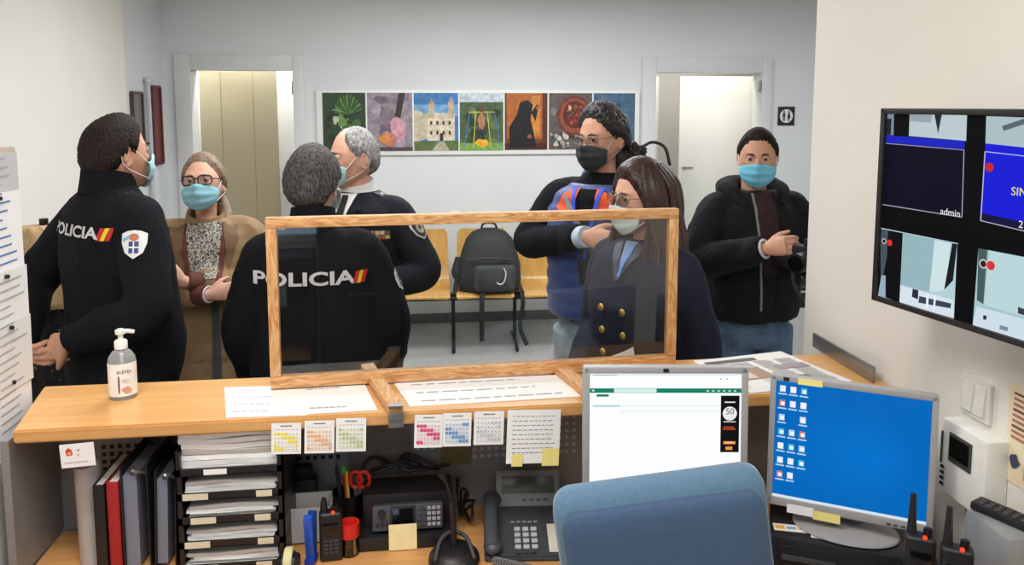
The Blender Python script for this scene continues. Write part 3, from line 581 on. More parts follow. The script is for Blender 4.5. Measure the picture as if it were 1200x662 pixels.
def binder(label, x, wd, h, lean=0.):
    t = thing('lever_binder', label, 'binder', (x, 1.742, DZ)); m = mat('black_binder_board', (26, 26, 28), .5); Mx = Matrix.Rotation(lean, 4, 'Y')
    for s_ in (-1, 1): bm = nb(); box(bm, (s_*(wd/2-.001), .09, h/2), (.003, .18, h), None, .001); bmesh.ops.transform(bm, matrix=Mx, verts=bm.verts); obj('cover', bm, m, t)
    bm = nb(); box2(bm, (-wd/2+.002, .01, .01), (wd*.05, .17, h*.9)); bmesh.ops.transform(bm, matrix=Mx, verts=bm.verts); obj('paper_block', bm, fm((120, 126, 142)), t, False)
    bm = nb(); tube(bm, [(-wd*.2, .02, h*.93), (0, .0, h*.96), (wd*.35, .02, h*.9)], .0035, 8, 10); bmesh.ops.transform(bm, matrix=Mx, verts=bm.verts); obj('lever_arm', bm, STEEL, t)
    bm = nb(); box(bm, (0, .176, h/2), (wd, .004, h), None, .001); bmesh.ops.transform(bm, matrix=Mx, verts=bm.verts); obj('spine', bm, m, t)
binder('black lever binder open side forward, left of the pair', -.645, .058, .25); binder('black lever binder open side forward, right of the pair by the trays', -.585, .046, .235, R(2))
bm = nb(); tube(bm, [(0, 0, 0), (.002, 0, .12), (-.003, .002, .235)], [.027, .029, .027], 20); t = obj('paper_roll', bm, mat('pale_grey_roll', (176, 174, 172), .6), None); t.location = (-.765, 1.80, DZ); tag(t, 'pale grey paper roll standing left of the ledgers', 'paper roll')
# tape dispenser, stapler, white box, handheld radio, jar, pen pot
t = thing('tape_dispenser', 'black tape dispenser beside the letter trays', 'tape dispenser', (-.296, 1.675, DZ), R(90))
pr = [(-.05, 0), (.055, 0), (.062, .018), (.05, .032), (.03, .03), (.018, .05), (.0, .066), (-.03, .068), (-.048, .05), (-.054, .02)]
bm = nb(); prism(bm, pr, .028, Matrix.Translation((0, .014, 0)) @ Matrix.Rotation(PI/2, 4, 'X')); bmesh.ops.bevel(bm, geom=bm.edges[:], offset=.003, segments=2, affect='EDGES'); obj('dispenser_body', bm, BLK, t)
bm = nb(); cyl(bm, (-.015, 0, .05), .03, .018, (PI/2, 0, 0), bev=.002); obj('tape_roll', bm, fm((206, 200, 150)), t); bm = nb(); box(bm, (-.058, 0, .03), (.003, .02, .018)); obj('label_sticker', bm, fm((196, 200, 140)), t, False)
t = thing('stapler', 'blue stapler standing on end beside the tape dispenser', 'stapler', (-.258, 1.73, DZ), R(80))
bm = nb(); box(bm, (.012, 0, .06), (.012, .02, .115), (0, R(4), 0), .004); box(bm, (.0, 0, .008), (.036, .024, .016), None, .004); obj('base', bm, mat('blue_plastic', (24, 60, 150), .35), t)
bm = nb(); box(bm, (-.008, 0, .068), (.016, .022, .11), (0, R(-8), 0), .006); obj('arm', bm, mat('blue_plastic_light', (40, 86, 190), .35), t)
t = thing('white_box', 'open white cardboard box with notes behind the stapler', 'box', (-.27, 1.85, DZ)); bm = nb()
for a, b_ in (((-.05, -.04, 0), (.05, -.037, .09)), ((-.05, .037, 0), (.05, .04, .09)), ((-.05, -.04, 0), (-.047, .04, .09)), ((.047, -.04, 0), (.05, .04, .09)), ((-.05, -.04, 0), (.05, .04, .003))): box2(bm, a, b_)
obj('carton', bm, fm((206, 206, 204)), t, False)
t = thing('punch', 'black desk punch behind the white box', 'hole punch', (-.30, 1.915, DZ)); bm = nb(); box(bm, (0, 0, .06), (.07, .045, .12), None, .01); obj('punch_body', bm, BLK, t); bm = nb(); box(bm, (0, -.005, .135), (.05, .03, .04), (R(10), 0, 0), .012); obj('handle', bm, BLK, t); bm = nb(); box(bm, (.0, -.0235, .07), (.03, .002, .02)); obj('label_sticker', bm, fm((206, 196, 176)), t, False)
def handheld(label, x, y, z, rz, h=.105, ant=.10, led=None, keys=True):
    t = thing('handheld_radio', label, 'radio', (x, y, z), rz, 'handheld radios on the desk')
    bm = nb(); box(bm, (0, 0, h/2), (.052, .032, h), None, .008, 3); obj('casing', bm, BLK, t)
    bm = nb(); tube(bm, [(-.015, .004, h-.003), (-.015, .004, h+.02), (-.015, .004, h+ant)], [.009, .0075, .005], 12); obj('antenna', bm, BLK, t)
    bm = nb(); cyl(bm, (.012, .002, h+.006), .008, .015, seg=14, bev=.002); obj('knob', bm, BLKM, t)
    bm = nb(); box(bm, (0, -.0162, h*.68), (.036, .002, .03), None, .0008); obj('screen', bm, mat('dark_glass', (12, 12, 14), .1), t)
    if keys:
        for i in range(4):
            for j in range(3): bm = nb(); box(bm, (-.012+j*.012, -.0166, h*.44-i*.0095), (.009, .002, .006), None, .0008); obj('key', bm, DGREY, t)
    if led: bm = nb(); sph(bm, (.006, -.012, h+.001), .004); obj('indicator_light', bm, em((255, 60, 20), 2), t)
    return t
handheld('black handheld radio with keypad standing between stapler and red lidded jar', -.213, 1.742, DZ, R(5), .118, .03, True)
t = thing('paper_clip_jar', 'clear jar with bright red lid beside the handheld radio', 'jar', (-.172, 1.757, DZ))
bm = nb(); lathe(bm, [(.021, 0), (.022, .003), (.022, .05), (.02, .05), (.02, .004), (.001, .004)]); obj('jar', bm, clear('clear_jar_plastic', (226, 226, 226)), t); RED = mat('red_plastic', (206, 40, 34), .35)
bm = nb(); lathe(bm, [(.0235, .046), (.0235, .078), (.019, .078), (.017, .062), (.001, .062)]); obj('lid', bm, RED, t)
bm = nb(); r = random.Random(9)
for k in range(26): a = r.uniform(0, 6.3); q = Vector((.014*math.cos(a)*r.random(), .014*math.sin(a)*r.random(), .008+.001*k)); d_ = Vector((r.uniform(-1, 1), r.uniform(-1, 1), r.uniform(-.3, .3))).normalized()*.007; tube(bm, [q-d_, q+d_], .0008, 5)
o = obj('paper_clips', bm, STEEL, t); o['kind'] = 'stuff'
t = thing('pen_pot', 'black mesh pen pot behind the red lidded jar', 'pen pot', (-.185, 1.865, DZ)); bm = nb(); lathe(bm, [(.036, 0), (.038, .1), (.036, .1), (.034, .004), (.001, .004)]); obj('pot', bm, BLKM, t)
def stick(name, label, cat, col, dx, dy, lx, ly, h, r_=.0042, tip=None):
    t = thing(name, label, cat, (-.185+dx, 1.865+dy, DZ+.006), 0)
    bm = nb(); tube(bm, [(0, 0, 0), (lx, ly, h)], r_, 10); obj('barrel', bm, fm(col), t); bm = nb(); d_ = Vector((lx, ly, h)).normalized(); tube(bm, [Vector((lx, ly, h)), Vector((lx, ly, h))+d_*.02], [r_*1.15, r_*.8], 10); obj('cap', bm, fm(tip or col), t)
stick('pen', 'red pen with green top leaning in the pen pot', 'pen', (206, 50, 40), .004, .01, -.012, .0, .135, .006, (90, 180, 60)); stick('pencil', 'yellow pencil leaning forward in the pen pot', 'pencil', (226, 190, 70), .006, -.012, -.006, .01, .125); stick('pen', 'black pen in the left of the pen pot', 'pen', (30, 30, 32), -.012, 0, -.012, 0, .14); stick('pen', 'orange pen leaning in the pen pot', 'pen', (226, 110, 40), -.004, -.004, .004, .006, .12, .005); stick('pen', 'grey pen at the back of the pen pot', 'pen', (90, 92, 96), -.016, .012, -.008, .006, .15)
t = thing('scissors', 'scissors with red handles standing in the pen pot', 'scissors', (-.165, 1.852, DZ+.06), R(-8)); 
for s_ in (-1, 1):
    bm = nb(); c0 = Vector((.010*s_+.012, 0, .075)); tube(bm, [c0+Vector((.017*math.cos(a)*.85, 0, .021*math.sin(a))) for a in [2*PI*k/18 for k in range(18)]], .0045, 8, closed=True); obj('handle', bm, RED, t)
    bm = nb(); box(bm, (.003*s_+.006, .002*s_, .02), (.008, .002, .085), (0, R(4*s_), 0), .0006); obj('blade', bm, STEEL, t)
# base radio
t = thing('base_radio', 'black base radio unit with screen, knob and keypad on a charger box', 'radio', (-.04, 1.80, DZ))
bm = nb(); box2(bm, (-.115, -.045, 0), (.12, .075, .035), .006); obj('charger_box', bm, BLK, t); bm = nb(); box2(bm, (-.105, .0, .03), (.115, .09, .12), .01); obj('rear_housing', bm, BLK, t)
Mr = Matrix.Translation((.005, -.012, .068)) @ Matrix.Rotation(R(-14), 4, 'X')
def rad(name, fn, m, par=t):
    bm = nb(); fn(bm); bmesh.ops.transform(bm, matrix=Mr, verts=bm.verts); return obj(name, bm, m, par)
face = rad('control_head', lambda b: box(b, (0, 0, 0), (.17, .03, .06), None, .006), DGREY)
rad('screen_frame', lambda b: box(b, (-.012, -.0155, .002), (.06, .003, .05), None, .002), BLK, face); rad('screen', lambda b: box(b, (-.012, -.0175, .002), (.05, .002, .04), None, .0008), mat('dark_glass', (12, 12, 14), .1), face)
rad('knob', lambda b: (cyl(b, (-.062, -.022, .012), .009, .016, (PI/2, 0, 0), bev=.002)), BLK, face)
for k in range(3): rad('button', lambda b: cyl(b, (-.072+k*.012, -.016, -.014), .004, .004, (PI/2, 0, 0), seg=12), BLK, face)
for i in range(4):
    for j in range(5): rad('key', lambda b: box(b, (.028+j*.0115, -.016, .019-i*.0125), (.009, .004, .008), None, .0015), fm((150, 150, 152)) if j > 1 else DGREY, face)
o = nb(); slab(o, .066, .064, .0007, frameM((-.0330, -.0485, .0105), (1, 0, 0), (0, .015, 1))); o = obj('sticky_note', o, mat('cream_sticky_paper', (240, 228, 176), .7), None, False); o.location = (-.047, 1.80, DZ-.008); tag(o, 'pale cream sticky note on front of the base radio', 'sticky note')
# microphone with dome base
t = thing('desk_microphone', 'black gooseneck desk microphone on a round domed base', 'microphone', (.072, 1.694, DZ))
bm = nb(); lathe(bm, [(.056, 0), (.06, .006), (.058, .016), (.045, .03), (.025, .037), (.001, .038)], seg=36); obj('base', bm, BLK, t); bm = nb(); tube(bm, [(-.045, -.035, .026), (-.03, .01, .05), (.0, .03, .056), (.03, .01, .05), (.045, -.035, .026)], .005, 10, 20); obj('base_rim', bm, DGREY, t)
bm = nb(); tube(bm, [(0, 0, .035), (-.001, 0, .1), (-.004, .0, .15)], .007, 10, 8); tube(bm, [(-.004, 0, .15), (-.012, .002, .18), (-.02, .004, .2)], .004, 10, 10); obj('gooseneck', bm, BLK, t); bm = nb(); tube(bm, [(-.019, .004, .198), (-.03, .006, .215)], [.006, .009], 12); obj('capsule', bm, BLK, t)
for k, x in enumerate((-.02, 0, .02)): bm = nb(); cyl(bm, (x, -.05, .02), .004, .006, (R(60), 0, 0), seg=10); obj('button', bm, DGREY, t)
# cables in a tangle
bm = nb(); r = random.Random(12); pts = [Vector((.10+r.uniform(-.01, .035), 1.87+r.uniform(-.05, .06), DZ+.008+r.uniform(0, .08))) for k in range(14)]; tube(bm, pts, .0035, 7, 110); tag(obj('cable_tangle', bm, BLK), 'tangle of black cable between the base radio and the phone', 'cable')
bm = nb(); tube(bm, [(-.12+.06*math.cos(k*1.9)*(1+.1*k/10)+.02*k/2, 1.915+.02*math.sin(k*1.9), DZ+.125+.02*math.sin(k*2.4)+.012) for k in range(14)], .004, 7, 110); tag(obj('cable_coil', bm, BLK), 'coiled black cable lying on top of the base radio', 'cable')
# desk phone
ph0 = Pz(600, 640, DZ); t = thing('desk_phone', 'dark grey desk phone with tilted display and handset', 'phone', (.247, 1.74, DZ), R(-5))
pm = mat('slate_phone_plastic', (64, 68, 74), .45)
bm = nb(); prism(bm, [(-.07, .0), (.13, .0), (.13, .045), (-.07, .012)], .20, Matrix.Translation((-.10, 0, 0)) @ frameM((0, 0, 0), (0, 1, 0), (0, 0, 1))); bmesh.ops.bevel(bm, geom=bm.edges[:], offset=.004, segments=2, affect='EDGES'); obj('phone_body', bm, pm, t)
sl = math.atan2(.033, .2); Ms = Matrix.Translation((0, -.07, .0125)) @ Matrix.Rotation(sl, 4, 'X')
def pp(name, fn, m, par=t, sm=True):
    bm = nb(); fn(bm); bmesh.ops.transform(bm, matrix=Ms, verts=bm.verts); return obj(name, bm, m, par, sm)
hs = pp('handset', lambda b: (tube(b, [(-.082, .012, .02), (-.084, .06, .032), (-.084, .13, .034), (-.082, .19, .024)], [.018, .017, .017, .02], 14, 16, flat=.7), sph(b, (-.08, .02, .015), (.022, .024, .016)), sph(b, (-.08, .182, .017), (.023, .025, .017))), pm)
for i in range(4):
    for j in range(3): pp('key', lambda b: box(b, (-.02+j*.02, .09-i*.02, .003), (.015, .013, .005), None, .002), fm((176, 178, 182)))
for k in range(5): pp('function_key', lambda b: box(b, (-.03+k*.014, .115, .003), (.01, .006, .004), None, .001), fm((130, 132, 138)))
for k in range(3): pp('function_key', lambda b: box(b, (-.02+k*.018, .012, .003), (.012, .006, .004), None, .001), DGREY)
pp('name_strip', lambda b: box(b, (.068, .06, .002), (.03, .095, .002), None, .0006), fm((206, 200, 186)))
Md = Matrix.Translation((.012, .115, .06)) @ Matrix.Rotation(R(58), 4, 'X')
def dp(name, fn, m, par):
    bm = nb(); fn(bm); bmesh.ops.transform(bm, matrix=Md, verts=bm.verts); return obj(name, bm, m, par)
ds = dp('display_housing', lambda b: box(b, (0, .022, -.006), (.165, .088, .014), None, .004), fm((120, 122, 122), .4), t)
dp('display', lambda b: box(b, (0, .03, .0015), (.135, .042, .002), None, .0006), mat('lcd_green_grey', (74, 84, 70), .25), ds)
for k in range(4): dp('key', lambda b: box(b, (.0+k*.018-.01, -.006, .0015), (.012, .006, .003), None, .001), DGREY, ds)
bm = nb(); tube(bm, [(.165+.018*k/90*0+.0085*math.cos(k*.9)+.0008*k, 1.665-.0004*k+.0085*math.sin(k*.9)*.3, DZ+.011+.0085*math.sin(k*.9)) for k in range(96)], .0022, 6, 260); tag(obj('coiled_cord', bm, fm((110, 112, 116))), 'grey coiled phone cord on the desk in front of the phone', 'cord')
# ================================================================== CORK PANEL WITH PAPERS
CK = mat('cork_board', (196, 150, 112), .8, var=.2, scale=120)
cp = thing('notice_board', 'tall cork notice board at left covered with pinned papers', 'notice board', (-.965, 1.65, 0))
bm = nb(); box2(bm, (-.015, -.45, .05), (.012, .300, 1.69)); obj('cork', bm, CK, cp, False)
bm = nb(); box2(bm, (-.02, .300, .0), (.014, .307, 1.70), .002); obj('board_edge', bm, mat('pale_grey_edge', (170, 166, 160), .5), cp); bm = nb(); box2(bm, (-.02, -.463, .0), (.014, -.45, 1.70), .002); obj('board_edge', bm, mat('pale_grey_edge', (170, 166, 160), .5), cp)
pp_ = [(162, 228, (206, 206, 208), 30), (230, 262, (236, 236, 238), 31), (262, 300, (120, 104, 90), 33), (300, 352, (232, 232, 232), 30), (306, 348, (226, 226, 226), 28), (376, 480, (236, 236, 236), 26), (490, 595, (232, 232, 230), 22), (600, 662, (236, 236, 234), 18)]
r = random.Random(21)
spec = [(1.60, 1.69, (190, 190, 192), 'grey topped', .0), (1.40, 1.60, (236, 236, 238), 'blue headed', .002), (1.26, 1.42, (228, 228, 228), 'white lined', .006), (1.14, 1.30, (222, 222, 222), 'white', .008), (.98, 1.17, (238, 238, 238), 'tall white', .004), (.80, 1.0, (232, 232, 230), 'curled white', .007), (.745, .83, (236, 236, 234), 'low white', .006)]
for k, (z0, z1, c, nm, off) in enumerate(spec):
    yc0, yc1 = 1.73, 1.948-.004*k
    t = thing('pinned_sheet', '%s sheet pinned to the cork board, %s from the top' % (nm, ['first', 'second', 'third', 'fourth', 'fifth', 'sixth', 'seventh'][k]), 'paper', (-.951, 1.92, z0)); bm = nb(); rows = []
    for i in range(9):
        u = i/8; x = .0015+off+.018*max(0, u-.5)**2*(1+off*60); y = yc0-1.92+(yc1-yc0)*u
        rows.append([Vector((x, y, 0)), Vector((x+.001, y, 0)), Vector((x+.001+off*.3, y, z1-z0)), Vector((x+off*.3, y, z1-z0))])
    loft(bm, rows); obj('paper', bm, fm(c), t, True)
    bm = nb()
    for L in range(int((z1-z0)/.02)):
        zc = .015+L*.02
        u0, u1 = .35, .35+r.uniform(.3, .58); ps = []
        for zq in (zc, zc+.0035): 
            for u in ((u0, u1) if zq == zc else (u1, u0)):
                x = .0015+off+.018*max(0, u-.5)**2*(1+off*60)+off*.3*zq/(z1-z0)+.0016; ps.append(bm.verts.new((x, yc0-1.92+(yc1-yc0)*u, zq)))
        bm.faces.new(ps)
    obj('print', bm, fm((70, 110, 170) if k == 1 else (170, 170, 176)), t, False)
    bm = nb(); cyl(bm, (.004+off+.004, -.065, z1-z0-.012), .005, .008, (0, PI/2, 0), seg=12); obj('pin', bm, BLK, t)
# ================================================================== SCREENS
def monitor(name, label, c, rz, w_, h_, zb_, foot_z, bez, shapes, glow, tiltx=R(-3), chin=.0, foot=True):
    t = thing(name, label, 'monitor', (c[0], c[1], foot_z), rz); zc = zb_-foot_z+h_/2
    Mm = Matrix.Translation((0, 0, zc)) @ Matrix.Rotation(tiltx, 4, 'X')
    def ob(nm, fn, m, par=t, sm=True):
        bm = nb(); fn(bm); bmesh.ops.transform(bm, matrix=Mm, verts=bm.verts); return obj(nm, bm, m, par, sm)
    ob('casing', lambda b: box(b, (0, .012, 0), (w_, .024, h_), None, .006), GREYP); ob('rear_housing', lambda b: box(b, (0, .04, -.01), (w_*.7, .04, h_*.6), None, .018), DGREY)
    sw_, sh_ = w_-2*bez, h_-2*bez-chin
    ob('bezel', lambda b: [box(b, q, s, None, .002) for q, s in (((-w_/2+bez/2, -.001, 0), (bez, .006, h_-.004)), ((w_/2-bez/2, -.001, 0), (bez, .006, h_-.004)), ((0, -.001, h_/2-bez/2), (w_-.004, .006, bez)), ((0, -.001, -h_/2+(bez+chin)/2), (w_-.004, .006, bez+chin)))], GREYP)
    M = Mm @ frameM((-sw_/2, -.0005, -h_/2+bez+chin), (1, 0, 0), (0, 0, 1))
    scr = flat('screen', t, shapes(sw_, sh_), M, glow, .00002)
    ob('badge', lambda b: box(b, (-w_*.4 if chin else w_*.0, -.0045, h_/2-bez/2), (.012, .001, .008)), BLK)
    ob('button', lambda b: [box(b, (w_*.25+k*.014, -.0045, -h_/2+bez*.5), (.008, .002, .004), None, .0008) for k in range(4)], DGREY)
    bm = nb(); lathe(bm, [(.09, 0), (.1, .004), (.098, .008), (.05, .014), (.001, .015)], seg=36); bmesh.ops.scale(bm, vec=(1.1, .75, 1), verts=bm.verts); bmesh.ops.translate(bm, vec=(0, .03, 0), verts=bm.verts); obj('stand_base', bm, GREYP, t)
    bm = nb(); box2(bm, (-.035, .045, .008), (.035, .07, zc), .006); obj('stand_neck', bm, GREYP, t)
    return t, Mm, scr
def page(w_, h_):
    s = [((252, 253, 254), rc(0, 0, w_, h_))]; X = lambda v: v*w_; Y = lambda v: (1-v)*h_
    def rq(x0, y0, x1, y1): return rc(X(x0), Y(y1), X(x1-x0), h_*(y1-y0))
    s += [((232, 236, 238), rq(0, 0, 1, .02)), ((150, 154, 158), rq(.02, .014, .18, .02)), ((18, 128, 100), rq(0, .125, 1, .163)), ((214, 240, 236), rq(.16, .128, .44, .16)), ((235, 250, 246), rq(.015, .138, .03, .15))]
    for k in range(6): s.append(((206, 236, 228), rq(.77+k*.036, .14, .785+k*.036, .152)))
    s += [((18, 128, 100), rq(.045, .175, .125, .195)), ((170, 216, 220), rq(.02, .265, .2, .28)), ((196, 224, 228), rq(.2, .27, .86, .274)), ((200, 222, 224), rq(.2, .315, .86, .319)), ((14, 14, 18), rq(.865, .185, .988, .66))]
    s += [((235, 235, 232), disc(X(.925), Y(.335), w_*.047)), ((235, 235, 240), rq(.89, .235, .96, .245)), ((220, 220, 226), rq(.885, .4, .965, .408)), ((226, 80, 40), rq(.885, .445, .955, .453)), ((226, 80, 40), rq(.88, .462, .965, .47)), ((240, 150, 60), rq(.885, .568, .965, .592)), ((240, 150, 60), rq(.9, .612, .945, .64)), ((235, 225, 210), rq(.9, .576, .95, .582)), ((150, 150, 152), rq(.86, .042, .87, .052)), ((150, 150, 152), rq(.9, .042, .91, .052))]
    return s
def desktop(w_, h_):
    s = [((0, 104, 188), rc(0, 0, w_, h_))]
    for k in range(7): s.append(((0, 105+int(1.5*k), 190+2*k), disc(w_*(.5+.02*k), h_*.46, w_*(.42-.05*k), 30, h_*(.4-.05*k))))
    s.append(((214, 228, 240), rc(0, 0, w_, .006)))
    ic_ = [((0, 0), (0, 1), (0, 2)), ((1, 0), (1, 1), (1, 2)), ((2, 0), (2, 2)), ((3, 0), (3, 1), (3, 2)), ((4, 0), (4, 1), (4, 2)), ((5, 0), (5, 1), (5, 2)), ((6, 0), (6, 1))]
    for row in ic_:
        for (j, i) in row:
            x, y = w_*(.045+.072*i), h_*(.955-.1225*j); c = [(226, 232, 238), (170, 210, 240), (240, 240, 240), (206, 120, 110), (60, 190, 210)][(j*3+i*2) % 5]
            s += [(c, rc(x-.006, y-.012, .012, .014)), ((240, 244, 248), rc(x-.003, y-.010, .008, .008)), ((190, 214, 236), rc(x-.009, y-.0185, .018, .003))]
    return s
cm = Vector((.525, 1.549)); ca = math.atan2(1.526-1.570, .697-.344)
t, Mm, scr = monitor('monitor', 'grey framed monitor showing a bright white web page', (cm.x, cm.y), ca, .357, .292, .945, DZ, .0145, page, 1.0)
bm = nb(); txt(bm, '50', .019, Mm @ frameM((.1395, -.0024, .048), (1, 0, 0), (0, 0, 1)), .0001); obj('caption', bm, fm((90, 92, 96)), t, False)
# dark box under the right monitor
pa_ = math.atan2(1.386-1.506, .998-.751)
t = thing('computer_case', 'black flat computer case under the blue screened monitor', 'computer', (.751, 1.506, DZ), pa_)
bm = nb(); box2(bm, (0, 0, .006), (.33, .26, .125), .005); obj('casing', bm, mat('black_case_metal', (34, 34, 36), .4), t)
bm = nb(); box2(bm, (.02, -.004, .02), (.31, .002, .11), .003); obj('front_panel', bm, BLK, t); bm = nb(); box(bm, (.08, -.005, .085), (.11, .004, .012), None, .001); obj('disc_tray', bm, DGREY, t); bm = nb(); cyl(bm, (.28, -.005, .07), .008, .004, (PI/2, 0, 0)); obj('power_button', bm, STEEL, t)
for x in (.03, .3):
    for y in (.03, .23): bm = nb(); cyl(bm, (x, y, .003), .012, .006, seg=14); obj('rubber_foot', bm, BLK, t)
CZ = DZ+.125
ma = math.atan2(1.40-1.567, 1.055-.77)
t2_, Mm2, _ = monitor('monitor', 'silver framed monitor showing a blue desktop with icons', ((.77+1.055)/2, (1.567+1.40)/2), ma, .33, .295, .91, CZ, .0125, desktop, 1.0, R(-2), .006)
Mw = Matrix.Translation(t2_.location) @ Matrix.Rotation(ma, 4, 'Z') @ Mm2
def onmon(name, label, x, z, w_, h_, m, tilt=0):
    bm = nb(); slab(bm, w_, h_, .0006, frameM((x, -.0066, z), (1, 0, 0), (0, 0, 1))); bmesh.ops.transform(bm, matrix=Mw, verts=bm.verts); tag(obj(name, bm, m, None, False), label, 'sticky note')
onmon('sticky_note', 'yellow sticky note on top edge of the blue screened monitor', -.108, .134, .05, .014, YEL)
onmon('sticky_note', 'white paper strip on lower edge of the blue screened monitor', -.12, -.158, .055, .02, PAPER); onmon('sticky_note', 'yellow sticky note on lower edge of the blue screened monitor', -.066, -.162, .055, .02, YEL)
def onbox(name, label, cat, u, v, w_, h_, rz, parts):
    q = Matrix.Translation((.751, 1.506, CZ)) @ Matrix.Rotation(pa_, 4, 'Z') @ Vector((u, v, 0)); t = thing(name, label, cat, q, pa_+rz)
    bm = nb(); box(bm, (0, 0, .0008), (w_, h_, .0012), None, .0003); obj('card_body', bm, fm((236, 230, 216)), t, False)
    if parts: flat('print', t, [(c, rc(x, y, a, b_)) for c, x, y, a, b_ in parts], Matrix.Translation((0, 0, .0015)))
onbox('card', 'cream card with orange print lying on the black computer case', 'card', .045, .045, .075, .028, R(8), [((226, 170, 90), -.034, -.008, .02, .016), ((120, 170, 206), -.01, -.006, .02, .01), ((150, 150, 150), .014, -.004, .018, .003)])
onbox('card', 'small white card lying beside the cream card', 'card', .10, .03, .03, .018, R(0), None)
q = Matrix.Translation((.751, 1.506, CZ)) @ Matrix.Rotation(pa_, 4, 'Z') @ Vector((.16, .045, 0)); t = thing('key', 'key with red plastic head lying on the computer case', 'key', q, R(10))
bm = nb(); sph(bm, (.01, 0, .004), (.011, .009, .004)); obj('key_head', bm, RED, t); bm = nb(); box(bm, (-.014, 0, .003), (.03, .006, .002), None, .0006); obj('key_blade', bm, STEEL, t)
# ------------------------------------------------------------------ side shelf at far right with radios
t = thing('side_cabinet', 'low grey side cabinet against right wall under the radios', 'cabinet', (1.045, 1.17, 0))
bm = nb(); box2(bm, (-.145, -.16, .0), (.117, .15, .85), .004); obj('carcass', bm, mat('grey_cabinet_laminate', (150, 150, 150), .5), t); bm = nb(); box2(bm, (-.15, -.165, .85), (.118, .155, .87), .004); obj('cabinet_top', bm, DESK, t)
bm = nb(); box2(bm, (-.149, -.15, .05), (-.145, .14, .82), .001); do = obj('door', bm, mat('grey_cabinet_laminate', (150, 150, 150), .5), t); bm = nb(); box(bm, (-.155, .1, .5), (.012, .012, .1), None, .004); obj('handle', bm, STEEL, do)
SZ = .8705
def stand_radio(px, py, d, label, hh, ant, x=None):
    q = P(px, py, d); return handheld(label, q.x, q.y, SZ, R(-30), q.z-SZ, ant, True, False)
stand_radio(1079, 626, 1.36, 'black handheld radio with antenna nearest the blue screened monitor', .1, .075); stand_radio(1122, 640, 1.31, 'black handheld radio with orange light below the intercom', .1, .07)
q = P(1170, 648, 1.27); t = thing('radio_charger', 'black rounded handset stand at lower right corner of the frame', 'handset', (q.x, q.y-.01, SZ), R(-30)); bm = nb(); lathe(bm, [(.035, 0), (.038, .01), (.036, .06), (.03, .1), (.018, .113), (.001, .115)]); obj('stand_body', bm, BLK, t); bm = nb(); tube(bm, [(-.03, -.025, .05), (-.01, -.036, .09), (.02, -.02, .118), (.03, .01, .1)], .009, 12, 14); obj('handset', bm, DGREY, t)
q0 = P(1180, 606, 1.42); t = thing('charger_unit', 'light grey charger unit below the intercom on right wall side', 'charger', (1.118, 1.262, SZ), R(0))
bm = nb(); box2(bm, (-.06, -.06, 0), (.042, .06, .142), .018); obj('casing', bm, mat('grey_charger_plastic', (136, 138, 140), .4), t)
t = thing('remote_control', 'black remote control with buttons lying on the grey charger', 'remote control', (1.108, 1.262, SZ+.142), R(-66))
bm = nb(); box(bm, (0, 0, .008), (.125, .042, .016), None, .005); obj('casing', bm, BLK, t)
for i in range(7):
    for j in range(3): bm = nb(); box(bm, (-.045+i*.015, -.011+j*.011, .0165), (.008, .007, .003), None, .001); obj('key', bm, DGREY, t)
# ------------------------------------------------------------------ office chair
BLUE = mat('blue_grey_chair_fabric', (82, 116, 142), .85, var=.1, scale=200, bump=.25, bscale=900, sheen=.4); BLUED = mat('blue_shell_fabric', (54, 80, 110), .85, var=.1, scale=200, bump=.25, bscale=900, sheen=.3)
ch = thing('office_chair', 'blue fabric office chair seen from behind at the desk', 'office chair', (.455, 1.33+.24, 0), R(-7))
bm = nb(); rows = []
def bring(y, w_, zt_, zb0, r_, n=8): return [Vector((x, y, z)) for x, z in rrect(w_, zt_-zb0, r_, n, 0, (zt_+zb0)/2)]
BX = R(3)
prof = [(.0, .365, 1.066, .62), (-.006, .39, 1.085, .6), (.012, .405, 1.105, .59), (.03, .40, 1.112, .59), (.05, .38, 1.10, .6), (.058, .33, 1.07, .64)]
bm = nb(); loft(bm, [bring(-.24+y, a, b_, c, .038) for y, a, b_, c in prof[1:]]); bk = Matrix.Translation((.015, 0, 1.077)) @ Matrix.Rotation(R(-8), 4, 'Y') @ Matrix.Translation((0, 0, -1.09)); bmesh.ops.transform(bm, matrix=bk, verts=bm.verts); o = obj('backrest', bm, BLUE, ch, angle=80)
bm = nb(); loft(bm, [bring(-.24+y, a, b_, c, .03) for y, a, b_, c in ((.0, .384, 1.076, .58), (-.014, .384, 1.076, .58), (-.024, .378, 1.07, .585), (-.029, .35, 1.055, .6), (-.031, .28, 1.02, .63))]); bmesh.ops.transform(bm, matrix=bk, verts=bm.verts); obj('back_shell', bm, BLUED, ch, angle=80)
bm = nb(); box(bm, (0, -.2, .5), (.06, .02, .28), (R(-6), 0, 0), .005); obj('back_bracket', bm, BLK, ch)
bm = nb(); loft(bm, [[Vector((x, y, z)) for x, y in rrect(a, b_, .08, 8, 0, .03)] for z, a, b_ in ((.43, .42, .40), (.42, .46, .44), (.45, .48, .46), (.48, .47, .45), (.49, .43, .41))]); obj('seat', bm, BLUE, ch, angle=80)
bm = nb(); cyl(bm, (0, .03, .27), .026, .32); box(bm, (0, .03, .425), (.18, .2, .02), None, .006); obj('gas_column', bm, BLK, ch)
for k in range(5):
    a = 2*PI*k/5+.3; bm = nb(); tube(bm, [(0, .03, .12), (.15*math.cos(a), .03+.15*math.sin(a), .1), (.27*math.cos(a), .03+.27*math.sin(a), .075)], [.026, .02, .014], 10); lg = obj('base_spoke', bm, BLK, ch); bm = nb(); cyl(bm, (.27*math.cos(a), .03+.27*math.sin(a), .028), .028, .03, (PI/2, 0, a), seg=20, bev=.004); obj('caster', bm, BLK, lg)
